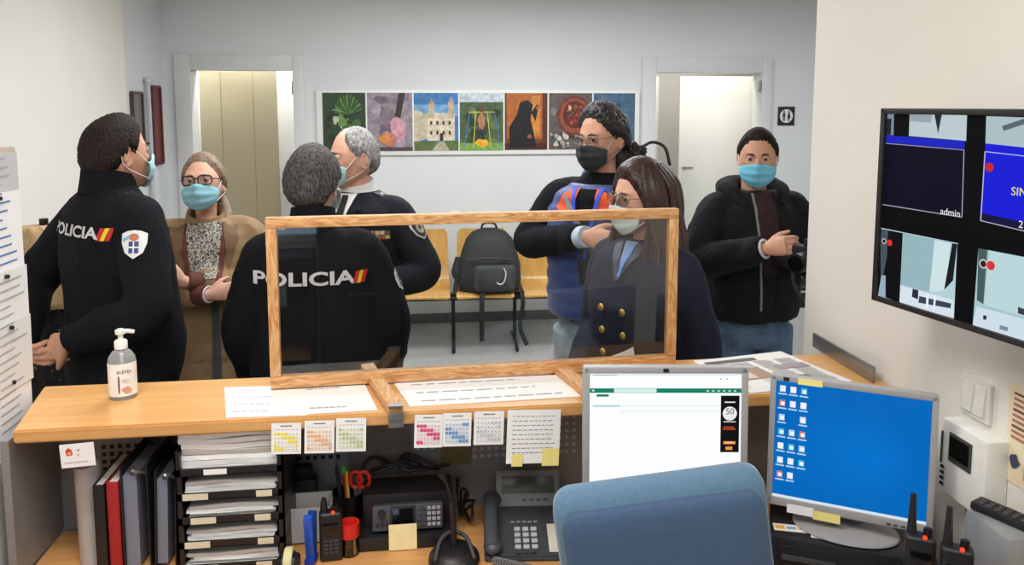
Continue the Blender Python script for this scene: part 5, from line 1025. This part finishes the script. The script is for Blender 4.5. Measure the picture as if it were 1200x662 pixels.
def arm_patch(s, bv, sg, az, z, kind=0):
    M = sideM(s, sg, az, z); p = s.deco('shoulder_patch', SHIELD, M, bv, fm((226, 226, 228)) if kind == 0 else fm((190, 186, 176)), .004, 3)
    if kind == 0:
        s.deco('emblem', rc(-.014, -.026, .028, .032), M, bv, fm((50, 70, 130)), .006, 2, p); s.deco('emblem', rc(-.002, -.026, .004, .032), M, bv, WHT, .007, 2, p); s.deco('emblem', rc(-.014, -.012, .028, .004), M, bv, WHT, .007, 2, p); s.deco('crown', disc(0, .018, .014, 14, .010), M, bv, fm((190, 110, 90)), .006, 1, p); s.deco('ribbon', [(-.034, .012), (-.014, .024), (-.012, .016), (-.032, .004)], M, bv, fm((140, 180, 210)), .006, 2, p)
    else:
        s.deco('emblem', [(x*.82, y_*.82) for x, y_ in SHIELD], M, bv, fm((34, 34, 40)), .006, 2, p); s.deco('emblem', disc(0, 0, .018, 16), M, bv, fm((150, 146, 130)), .007, 2, p); s.deco('emblem', disc(0, .003, .008, 12), M, bv, fm((60, 50, 40)), .008, 1, p)
def epaulette(s, sg, bars=1, dots=2):
    k = s.k; p0 = Vector((sg*.085*k, -.005, s.lz(1.452)*k)); p1 = Vector((sg*s.sw*1.0, -.0, s.lz(1.418)*k)); d = (p1-p0); M = frameM((p0+p1)/2+Vector((0, 0, .006)), d, (0, sg*1, 0)); L = d.length
    bm = nb(); box(bm, (0, 0, .002), (L, .05, .008), None, .003); bmesh.ops.transform(bm, matrix=M, verts=bm.verts); e = s.part('epaulette', bm, BLK)
    for i in range(dots): bm = nb(); cyl(bm, (-L*.25+i*.024, 0, .0072), .0075, .003, seg=12); bmesh.ops.transform(bm, matrix=M, verts=bm.verts); s.part('star', bm, SILV, True, e)
    for i in range(bars): bm = nb(); box(bm, (L*.38+i*.008, 0, .007), (.005, .044, .003)); bmesh.ops.transform(bm, matrix=M, verts=bm.verts); s.part('bar', bm, SILV, False, e)
# ---- officer at left, hands clasped behind
A = Human('police officer at far left, back turned, dark hair, hands clasped behind', 134, 135, 2.45, 1.78, -45, SK1, (6, 3, 0), .18, lift=.035, arms={
    'R': arm((.285, -.05, 1.17), (.10, -.195, 1.075), (-.9, -.15, -.3), (.2, .9, -.2), 1.0), 'L': arm((-.31, -.13, 1.17), (-.085, -.25, 1.05), (.9, .0, -.2), (.3, .8, .3), .55)})
A.legs('trousers', NAVYT)
o, bv = A.top('sweater', NAVY, [(.86, .18, .14, .005), (.93, .195, .155, .01), (1.02, .195, .16, .02), (1.14, .19, .15, .015)]+UNI[4:], (.072, .07, .066, .06, .044), 1., amp=.005, seed=1.)
A.collar(NAVY, .074, 1.44, 1.525, .012); police_text(A, bv, .006, 1.385, .048); arm_patch(A, bv, 1, 38, 1.365); epaulette(A, 1, 1, 2)
A.hair(HBR, [(0, .66), (40, .6), (62, .35), (80, .0), (92, .05), (105, -.2), (140, -.62), (180, -.7)], .016, 1, .003, (.014, -.35, .45, .45)); A.brows(HBR); A.mask(MASKP)
# ---- officer behind the screen
Bf = Human('police officer in black sweater seen from behind through the pine framed screen', 366, 174, 2.47, 1.65, 2, SK2, (-12, 0, 0), .172, arms={
    'R': arm((.245, .02, 1.12), (.225, .16, .88), (0, .3, -1), (-1, 0, 0), .5), 'L': arm((-.245, .02, 1.12), (-.225, .16, .88), (0, .3, -1), (1, 0, 0), .5)})
Bf.legs('trousers', NAVYT)
o, bv = Bf.top('sweater', NAVY, [(.86, .205, .145, 0), (.92, .22, .16, 0), (1.02, .22, .16, .01), (1.14, .215, .155, .008), (1.25, .205, .145, .005), (1.34, .195, .13, 0), (1.385, .165, .11, -.004)]+UNI[7:], (.072, .072, .072, .066, .056), 1., amp=.006, seed=4.)
Bf.collar(NAVY, .074, 1.445, 1.53, .012); police_text(Bf, bv, -.028, 1.315, .057); arm_patch(Bf, bv, 1, -5, 1.28)
Bf.hair(HGR, [(0, .66), (40, .6), (62, .35), (80, .02), (92, .05), (105, -.2), (140, -.66), (180, -.78)], .019, 2, .0042, nscale=40); Bf.brows(HGR); Bf.mask(MASKP)
# ---- commander
D = Human('grey-haired officer in dress uniform with medal ribbons and pale blue mask', 413, 150, 3.02, 1.72, 152, SK2, (-34, 0, 0), .195, lift=.012, arms={
    'R': arm((.29, .02, 1.14), (.06, .23, 1.13), (-1, .15, .1), (0, -.9, -.2), .5), 'L': arm((-.315, .02, 1.17), (-.09, .23, 1.10), (1, .1, .15), (0, -1, 0), .5)})
D.legs('trousers', NAVYT)
o, bv = D.top('jacket', SUIT, [(.80, .20, .145, 0), (.90, .20, .145, 0), (1.02, .195, .14, .005), (1.14, .198, .142, .006), (1.25, .21, .145, .005), (1.34, .215, .134, 0), (1.395, .205, .118, -.004), (1.43, .15, .092, -.008), (1.462, .09, .075, -.01)], (.066, .066, .062, .056, .05), 1., amp=.004, seed=8.)
D.deco('shirt_front', [(-.045, 1.468), (.045, 1.468), (.0, 1.27)], frontM(D, 0, 0), bv, WHT, .003, 4)
D.deco('tie', [(-.013, 1.45), (.013, 1.45), (.018, 1.32), (0, 1.285), (-.018, 1.32)], frontM(D, 0, 0), bv, BLK, .008, 3)
for sg in (-1, 1): D.deco('lapel', [(sg*.046, 1.468), (sg*.088, 1.40), (sg*.062, 1.395), (sg*.074, 1.378), (sg*.006, 1.26), (sg*.0, 1.272), (sg*.028, 1.36)], frontM(D, 0, 0), bv, SUIT, .006, 3)
D.collar(WHT, .066, 1.452, 1.505, .008, 'shirt_collar'); epaulette(D, -1, 1, 3); epaulette(D, 1, 1, 3); arm_patch(D, bv, -1, -12, 1.345, 1)
Mr_ = frontM(D, -.135, 1.322); rb = D.deco('ribbon_bar', rc(-.062, -.018, .124, .036), Mr_, bv, fm((40, 40, 44)), .004, 3)
r = random.Random(2)
for j in range(2):
    for i in range(8): D.deco('medal_ribbon', rc(-.06+i*.0152, -.016+j*.017, .0135, .0145), Mr_, bv, fm(r.choice([(190, 60, 50), (206, 180, 80), (220, 214, 200), (70, 110, 80), (206, 120, 60)])), .006, 1, rb); D.deco('medal_stripe', rc(-.056+i*.0152, -.016+j*.017, .005, .0145), Mr_, bv, fm(r.choice([(220, 214, 200), (230, 200, 90), (170, 40, 40)])), .0075, 1, rb)
for i in range(3): bm = nb(); c = bv.ray_cast(Vector((0, .5, (1.22-.1*i)*D.k)), Vector((0, -1, 0)))[0]; sph(bm, c, (.009, .005, .009)); D.part('button', bm, GOLD)
D.hair(HGR2, [(0, .88), (25, .95), (48, .62), (66, .25), (82, .02), (94, .05), (108, -.2), (140, -.62), (180, -.72)],   .013, 5, .003, (.012, .25, .4, .35)); D.brows(HGR); D.mask(MASKP)
# ---- woman in trench coat
Cw = Human('woman in beige trench coat with glasses, blue mask and folded arms', 238, 182, 3.05, 1.60, 188, SK2, (-10, 10, 3), .185, True, arms={
    'R': arm((.275, .03, 1.14), (-.03, .245, 1.17), (-1, -.05, .12), (0, -1, -.1), .35), 'L': arm((-.275, .03, 1.13), (.07, .225, 1.225), (1, -.05, .35), (0, -1, 0), .4)})
Cw.legs('trousers', mat('grey_trouser', (70, 72, 78), .9))
TR = mat('beige_trench_cotton', (142, 116, 84), .8, var=.1, scale=20, bump=.15, bscale=600, spec=.3); TR2 = mat('dark_beige_facing', (112, 86, 60), .8)
def flare(bm):
    k = Cw.k; rings = []
    for z, rx, ry, rip in ((.845, .215, .175, .0), (.80, .235, .195, .006), (.70, .255, .21, .012), (.56, .275, .225, .017), (.50, .28, .23, .018)):
        rings.append([Vector(((rx+rip*math.sin(13*a+z*3))*math.cos(a), (ry+rip*math.sin(13*a+z*3))*math.sin(a), z))*k for a in [2*PI*j/120 for j in range(120)]])
    loft(bm, rings)
o, bv = Cw.top('trench_coat', TR, [(.83, .20, .16, 0), (.87, .212, .168, 0), (.93, .20, .15, 0), (1.02, .186, .135, 0), (1.14, .186, .135, .004), (1.25, .198, .138, .004), (1.34, .205, .128, 0), (1.395, .195, .112, -.004), (1.43, .145, .09, -.008), (1.455, .085, .07, -.008)], (.072, .07, .068, .062, .056), .86, amp=.008, seed=13., extra=flare)
Mf = frontM(Cw, 0, 0)
BLS = mat('speckled_blouse', (190, 184, 172), .8, var=.05, scale=150, rgb2=(60, 56, 52)); MC['speckled_blouse'].node_tree.nodes['Color Ramp'].color_ramp.elements[0].position = .44; MC['speckled_blouse'].node_tree.nodes['Color Ramp'].color_ramp.elements[1].position = .56
Cw.deco('blouse', [(-.055, 1.44), (.055, 1.44), (.07, 1.3), (.05, 1.14), (-.05, 1.14), (-.07, 1.3)], Mf, bv, BLS, .004, 4); BRN = mat('rust_brown_cardigan', (96, 52, 40), .85)
for sg in (-1, 1):
    Cw.deco('cardigan_edge', [(sg*.055, 1.44), (sg*.074, 1.435), (sg*.088, 1.3), (sg*.068, 1.12), (sg*.048, 1.12), (sg*.066, 1.3)], Mf, bv, BRN, .006, 4)
    Cw.deco('coat_lapel', [(sg*.06, 1.46), (sg*.135, 1.43), (sg*.17, 1.36), (sg*.12, 1.33), (sg*.125, 1.27), (sg*.09, 1.16), (sg*.075, 1.3)], Mf, bv, TR2, .009, 4)
    Cw.deco('belt_strap', [(sg*.02, 1.02), (sg*.05, 1.02), (sg*.055, .6), (sg*.02, .6)], Mf, bv, mat('grey_trouser', (70, 72, 78), .9), .005, 4) if sg > 0 else None
Cw.collar(TR, .082, 1.435, 1.485, .012, 'coat_collar', .03)
for a in 'RL':
    e, w_ = Cw.arms[a][:2]; bm = nb(); d = (w_-e).normalized(); tube(bm, [w_-d*.06, w_-d*.012], [.045*Cw.k, .04*Cw.k], 18); Cw.part('cardigan_cuff', bm, BRN)
e, w_ = Cw.arms['R'][:2]; d = (w_-e).normalized(); bm = nb(); M = frameM(w_-d*.004, d.orthogonal(), d.cross(d.orthogonal())); tube(bm, [M @ Vector((.03*math.cos(a), .03*math.sin(a), 0)) for a in [2*PI*j/20 for j in range(20)]], .004, 8, closed=True); Cw.part('bracelet', bm, SILV)
Cw.hair(HBL, [(0, .70), (35, .66), (58, .36), (74, 0), (88, -.18), (105, -.45), (140, -.8), (180, -.85)], .014, 7, .0025, edge=.5); Cw.brows(HBL)
bm = nb(); tube(bm, [Cw.HM @ Vector(v) for v in ((0, -.09, -.03), (-.03, -.105, -.07), (-.065, -.07, -.14), (-.07, -.02, -.2), (-.06, .02, -.26))], [.03, .032, .026, .02, .006], 16, 24); Cw.part('ponytail', bm, HBL)
Cw.mask(MASKB); Cw.glasses(mat('dark_brown_acetate', (36, 26, 24), .3), .026, .0185, .0028)
# ---- man in blue vest
Ef = Human('man in blue quilted vest with dark mask and thin glasses', 706, 124, 3.0, 1.80, 142, SK1, (-16, -6, 0), .19, arms={
    'R': arm((.27, .10, 1.20), (-.06, .27, 1.275), (-1, .1, -.12), (0, -1, -.2), .6), 'L': arm((-.28, .06, 1.12), (-.17, .27, 1.06), (.5, .5, -.2), (0, -.3, -1), .6)})
JEANL = mat('light_blue_jeans', (138, 156, 168), .85, var=.12, scale=14, rgb2=(168, 184, 192), bump=.15, bscale=500); JEANB = mat('blue_jeans', (70, 92, 122), .85, var=.15, scale=14, rgb2=(100, 124, 150), bump=.15, bscale=500)
Ef.legs('jeans', JEANL, 1.0, .112, .085, .068)
o, bv = Ef.top('sweater', mat('black_knit', (22, 23, 28), .9, var=.15, bump=.2, bscale=600, spec=.15), [(.92, .185, .13, 0)]+UNI[2:], (.068, .066, .06, .055, .044), .93, amp=.006, seed=21.)
VEST = mat('blue_vest_nylon', (42, 66, 128), .5, var=.1, scale=30, bump=.15, bscale=120, sheen=.2)
rg = []
for i in range(48):
    z = .93+i*(1.437-.93)/47; rx = np.interp(z, [.93, 1.0, 1.2, 1.34, 1.40, 1.435, 1.47], [.20, .208, .205, .205, .168, .115, .075]); ry = np.interp(z, [.93, 1.0, 1.2, 1.34, 1.40, 1.44, 1.47], [.155, .162, .165, .155, .135, .108, .085]); q = .010*abs(math.sin((z-.93)*PI/.062))**.6; rg.append((z, rx+q, ry+q, .002))
o, bv2 = Ef.top('quilted_vest', VEST, rg, sleeves=False, vox=.006, amp=.003, seed=23.)
ORG = mat('orange_lining', (226, 84, 40), .7); Mf = frontM(Ef, 0, 0)
Ef.deco('vest_opening', [(-.042, 1.48), (.042, 1.48), (.03, 1.3), (.012, 1.12), (-.012, 1.12), (-.03, 1.3)], Mf, bv2, mat('black_knit', (22, 23, 28), .9), .004, 4)
for sg in (-1, 1): Ef.deco('collar_lining', [(sg*.035, 1.485), (sg*.10, 1.462), (sg*.13, 1.41), (sg*.09, 1.375), (sg*.045, 1.40)], Mf, bv2, ORG, .012, 4)
Ef.collar(VEST, .092, 1.425, 1.478, .016, 'vest_collar', .05); Ef.collar(WHT, .066, 1.425, 1.472, .007, 'shirt_collar', .03)
LAN = mat('bright_blue_lanyard', (40, 80, 206), .6)
for sg in (-1, 1): Ef.deco('lanyard', [(sg*.05, 1.49), (sg*.066, 1.487), (sg*.020, 1.22), (sg*.004, 1.22)], Mf, bv2, LAN, .016, 4)
Ef.deco('camera_strap', [(-.10, 1.45), (-.078, 1.455), (.13, 1.16), (.11, 1.14)], Mf, bv2, mat('grey_strap', (130, 132, 136), .7), .018, 4)
for a in 'RL':
    e, w_ = Ef.arms[a][:2]; d = (w_-e).normalized(); bm = nb(); tube(bm, [w_-d*.04, w_-d*.002], [.04*Ef.k, .038*Ef.k], 18); Ef.part('shirt_cuff', bm, mat('pale_blue_shirt', (186, 204, 224), .8))
Ef.hair(HBK, [(0, .70), (30, .66), (50, .52), (74, .1), (84, -.05), (94, -.02), (108, -.35), (140, -.8), (180, -.9)], .024, 9, .005, nscale=14); Ef.brows(HBK); Ef.mask(MASKK, fm((170, 170, 172))); Ef.glasses(mat('thin_steel_rim', (120, 116, 112), .3, .8), .025, .016, .0013)
# ---- woman in navy blazer
Fw = Human('woman in navy blazer with long dark hair and glasses at right of the screen', 752, 190, 2.45, 1.61, 122, SK2, (-14, -4, 0), .175, True, arms={
    'R': arm((.205, .03, 1.11), (.10, .21, 1.0), (-.7, .5, -.2), (-.3, -.8, 0), .5), 'L': arm((-.245, -.02, 1.11), (-.25, .06, .87), (0, .2, -1), (1, 0, 0), .4)})
Fw.legs('trousers', mat('black_trouser', (24, 24, 28), .9)); NB = mat('navy_blazer_wool', (30, 34, 52), .85, var=.12, bump=.12, bscale=800, spec=.25)
o, bv = Fw.top('blazer', NB, [(.72, .21, .165, 0), (.80, .208, .16, 0), (.92, .20, .15, 0), (1.04, .182, .138, .006), (1.14, .19, .145, .008), (1.25, .20, .15, .01), (1.34, .205, .13, 0), (1.395, .195, .114, -.004), (1.43, .14, .09, -.008), (1.46, .08, .068, -.008)], (.064, .063, .06, .056, .052), 1., amp=.005, seed=31.)
Mf = frontM(Fw, 0, 0); Fw.deco('blouse', [(-.05, 1.46), (.05, 1.46), (.0, 1.27)], Mf, bv, mat('pale_blue_blouse', (120, 140, 176), .8), .003, 4)
NB2 = mat('grey_navy_lapel', (58, 62, 80), .6)
for sg in (-1, 1): Fw.deco('lapel', [(sg*.05, 1.468), (sg*.095, 1.41), (sg*.066, 1.40), (sg*.08, 1.375), (sg*.004, 1.245), (sg*-.006, 1.26), (sg*.03, 1.36)], Mf, bv, NB2, .007, 4)
Fw.deco('lanyard', [(.03, 1.44), (.042, 1.44), (.012, 1.26), (0, 1.26)], Mf, bv, fm((90, 140, 210)), .010, 3)
for i, z in enumerate((1.235, 1.155, 1.075)):
    for sg in (-1, 1):
        hit = bv.ray_cast(Vector((sg*.045, .6, z*Fw.k)), Vector((0, -1, 0)))
        if hit[0]: bm = nb(); sph(bm, hit[0]+Vector((0, .003, 0)), (.0125, .007, .0125)); Fw.part('button', bm, GOLD)
Fw.hair(HCH, [(0, .58), (30, .54), (52, .25), (66, -.15), (85, -.5), (110, -.8), (180, -.95)], .02, 11, .002, edge=.35); Fw.brows(HCH)
bm = nb(); r = random.Random(77)
for k in range(150):
    az = R(r.choice((-1, 1))*r.uniform(62, 180)); az += 0; rr_ = r.uniform(.9, 1.12); ln = r.uniform(.20, .34); sx_, cy_ = math.sin(az), math.cos(az); w0 = r.uniform(-.02, .02)
    pts = [(sx_*.05, cy_*.06-.01, .108), (sx_*.088*rr_, cy_*.105*rr_-.012, .04), (sx_*.096*rr_, cy_*.112*rr_-.015, -.06), (sx_*.108*rr_+w0, cy_*.105*rr_-.01+w0, -.15), (sx_*.118*rr_+w0*1.5, cy_*.09*rr_+.015+w0, -ln)]
    tube(bm, [Fw.HM @ Vector(p) for p in pts], [.012, .013, .012, .010, .003], 7, 16)
Fw.part('long_hair', bm, HCH); Fw.mask(MASKW); Fw.glasses(mat('thin_steel_rim', (120, 116, 112), .3, .8), .025, .019, .0014)
bm = nb(); r = random.Random(8)
for k in range(46): d = Vector((r.uniform(-1, 1), r.uniform(-1, 1), r.uniform(-1, 1))).normalized(); tube(bm, [Vector((0, 0, 0)), d*.028+Vector((0, 0, .0)), d*.040], [.014, .011, .003], 6)
sph(bm, (0, 0, 0), (.032, .03, .03)); tube(bm, [(.02, 0, .02), (.05, 0, .035), (.085, 0, .02), (.10, 0, -.03)], .0045, 8, 16); tube(bm, [(-.06, -.02, -.01), (-.02, 0, -.005), (0, 0, 0)], [.035, .03, .02], 12, 8)
q = P(743, 181, 3.02); im = (Matrix.Translation(Ef.root.location) @ Matrix.Rotation(Ef.root.rotation_euler.z, 4, 'Z')).inverted()
bmesh.ops.transform(bm, matrix=im @ Matrix.Translation(q) @ Matrix.Rotation(-YAW-.1, 4, 'Z') @ Matrix.Scale(1.4, 4), verts=bm.verts); bmesh.ops.recalc_face_normals(bm, faces=bm.faces); hb = Ef.part('hair_bun', bm, HBK)
# ---- photographer
G = Human('man in black parka and blue mask holding a camera near the right doorway', 889, 152, 3.25, 1.70, 182, SK1, (-26, -4, 0), .185, arms={
    'R': arm((.285, .06, 1.17), (.105, .33, 1.27), (-.45, .7, .25), (-.8, -.3, -.2), .8), 'L': arm((-.25, .10, 1.15), (-.05, .33, 1.215), (.35, .75, .15), (.3, -.2, .9), .75)})
G.legs('jeans', JEANB, .99, .108, .082, .066); PK = mat('black_parka_cotton', (20, 24, 24), .85, var=.2, scale=25, bump=.25, bscale=300, spec=.25)
o, bv = G.top('parka', PK, [(.91, .20, .15, 0), (.94, .208, .155, 0), (1.0, .205, .155, .005), (1.08, .205, .155, .008), (1.22, .208, .155, .008), (1.33, .205, .142, 0), (1.39, .19, .122, -.006), (1.43, .15, .10, -.012), (1.465, .095, .085, -.012)], (.078, .076, .07, .066, .054), .98, amp=.009, seed=41.)
def hoodbm():
    bm = nb(); k = G.k; tube(bm, [Vector(v)*k for v in ((.075, .09, 1.40), (.115, .01, 1.455), (.09, -.075, 1.47), (0, -.11, 1.465), (-.09, -.075, 1.47), (-.115, .01, 1.455), (-.075, .09, 1.40))], [.022, .04, .05, .055, .05, .04, .022], 16, 40); sph(bm, Vector((0, -.12, 1.39))*k, (.10*k, .06*k, .09*k)); return bm
me = remesh(hoodbm(), .007, 3); displace(me, folds(.006, 14, 1, 3)); G.part('hood', me, PK, True, None, 180)
Mf = frontM(G, 0, 0); G.deco('jumper', [(-.04, 1.46), (.04, 1.46), (.045, 1.3), (.03, 1.1), (-.03, 1.1), (-.045, 1.3)], Mf, bv, mat('maroon_jumper', (48, 26, 30), .9), .004, 4)
for sg in (-1, 1): G.deco('zip_edge', [(sg*.042, 1.45), (sg*.052, 1.45), (sg*.056, 1.3), (sg*.04, .95), (sg*.03, .95), (sg*.046, 1.3)], Mf, bv, mat('grey_zip', (120, 122, 120), .5) if sg < 0 else PK, .007, 4)
e, w_ = G.arms['R'][:2]; d = (w_-e).normalized(); bm = nb(); M = frameM(w_-d*.01, d.orthogonal(), d.cross(d.orthogonal())); tube(bm, [M @ Vector((.034*math.cos(a), .034*math.sin(a), 0)) for a in [2*PI*j/20 for j in range(20)]], .006, 8, closed=True); G.part('watch_strap', bm, SILV)
G.hair(HBR, [(0, .68), (30, .66), (50, .56), (68, .3), (80, .0), (94, .03), (108, -.25), (140, -.6), (180, -.7)], .013, 14, .004); G.brows(HBR); G.mask(MASKC)
gm = Matrix.Translation(G.root.location) @ Matrix.Rotation(G.root.rotation_euler.z, 4, 'Z'); hp = (G.arms['R'][1]+G.arms['L'][1])/2+Vector((-.035, .13, .0))
q = gm @ hp; t = thing('camera', 'black photo camera with lens held by the man in parka', 'camera', q, R(182-60))
bm = nb(); box(bm, (0, 0, .01), (.14, .05, .095), None, .012); box(bm, (0, .0, .068), (.05, .048, .035), None, .012); box(bm, (-.055, .02, .005), (.035, .05, .09), None, .012); obj('camera_body', bm, BLK, t); bm = nb(); cyl(bm, (0, .065, .005), .037, .09, (PI/2, 0, 0), .035, bev=.003); obj('lens_barrel', bm, BLK, t); bm = nb(); cyl(bm, (0, .112, .005), .028, .004, (PI/2, 0, 0)); obj('lens_glass', bm, mat('dark_glass', (12, 12, 14), .1), t)
bm = nb(); tube(bm, [(-.07, 0, .04), (-.12, -.02, -.04), (-.09, -.03, -.14), (0, -.02, -.17), (.08, -.02, -.1), (.07, 0, .04)], .008, 8, 40, flat=.3); obj('neck_strap', bm, BLK, t)
# ================================================================== CLOTHES ON A STAND BEHIND THE LEFT OFFICER
q = P(52, 272, 2.95); cs = thing('coat_stand', 'dark coat stand behind the officer at far left', 'coat stand', (q.x, q.y, 0))
bm = nb(); tube(bm, [(0, 0, .02), (0, 0, 1.36)], .016, 12); obj('pole', bm, BLKM, cs); bm = nb(); lathe(bm, [(.17, 0), (.17, .02), (.02, .035), (.001, .035)]); obj('base', bm, BLKM, cs)
for k in range(2): bm = nb(); tube(bm, [(0, 0, 1.31), ((-1)**k*.07, -.02, 1.30), ((-1)**k*.10, -.03, 1.335)], .008, 8, 10); obj('hook', bm, BLKM, cs)
def cloth_hang(name, label, cat, z0, z1, w0, w1, m, dx, dy, seed):
    rings = []
    for i in range(14):
        u = i/13; z = z0+(z1-z0)*u; w_ = (w0+(w1-w0)*u)*(1 if u < .8 else 1-.6*((u-.8)/.2)**1.6); rings.append([Vector((dx+(w_+.012*math.sin(7*a+seed+u))*math.cos(a), dy+(.075+.01*math.sin(9*a+seed))*math.sin(a)*(1-.3*u), z)) for a in [2*PI*j/60 for j in range(60)]])
    t = nb(); loft(t, rings); o = obj(name, t, m, None, True, (q.x, q.y, 0), 180); tag(o, label, cat); return o
cloth_hang('jacket', 'pale beige jacket hanging behind the officer at far left', 'jacket', 1.02, 1.335, .15, .12, mat('pale_beige_cotton', (190, 162, 118), .8), -.02, -.03, 1)
DOT = mat('black_dotted_cloth', (18, 18, 20), .85, var=.05, scale=90, rgb2=(150, 150, 150)); MC['black_dotted_cloth'].node_tree.nodes['Color Ramp'].color_ramp.elements[0].position = .66; MC['black_dotted_cloth'].node_tree.nodes['Color Ramp'].color_ramp.elements[1].position = .72
cloth_hang('dotted_dress', 'black white-dotted garment hanging below the beige jacket', 'garment', .45, 1.04, .17, .13, DOT, .02, .0, 4)
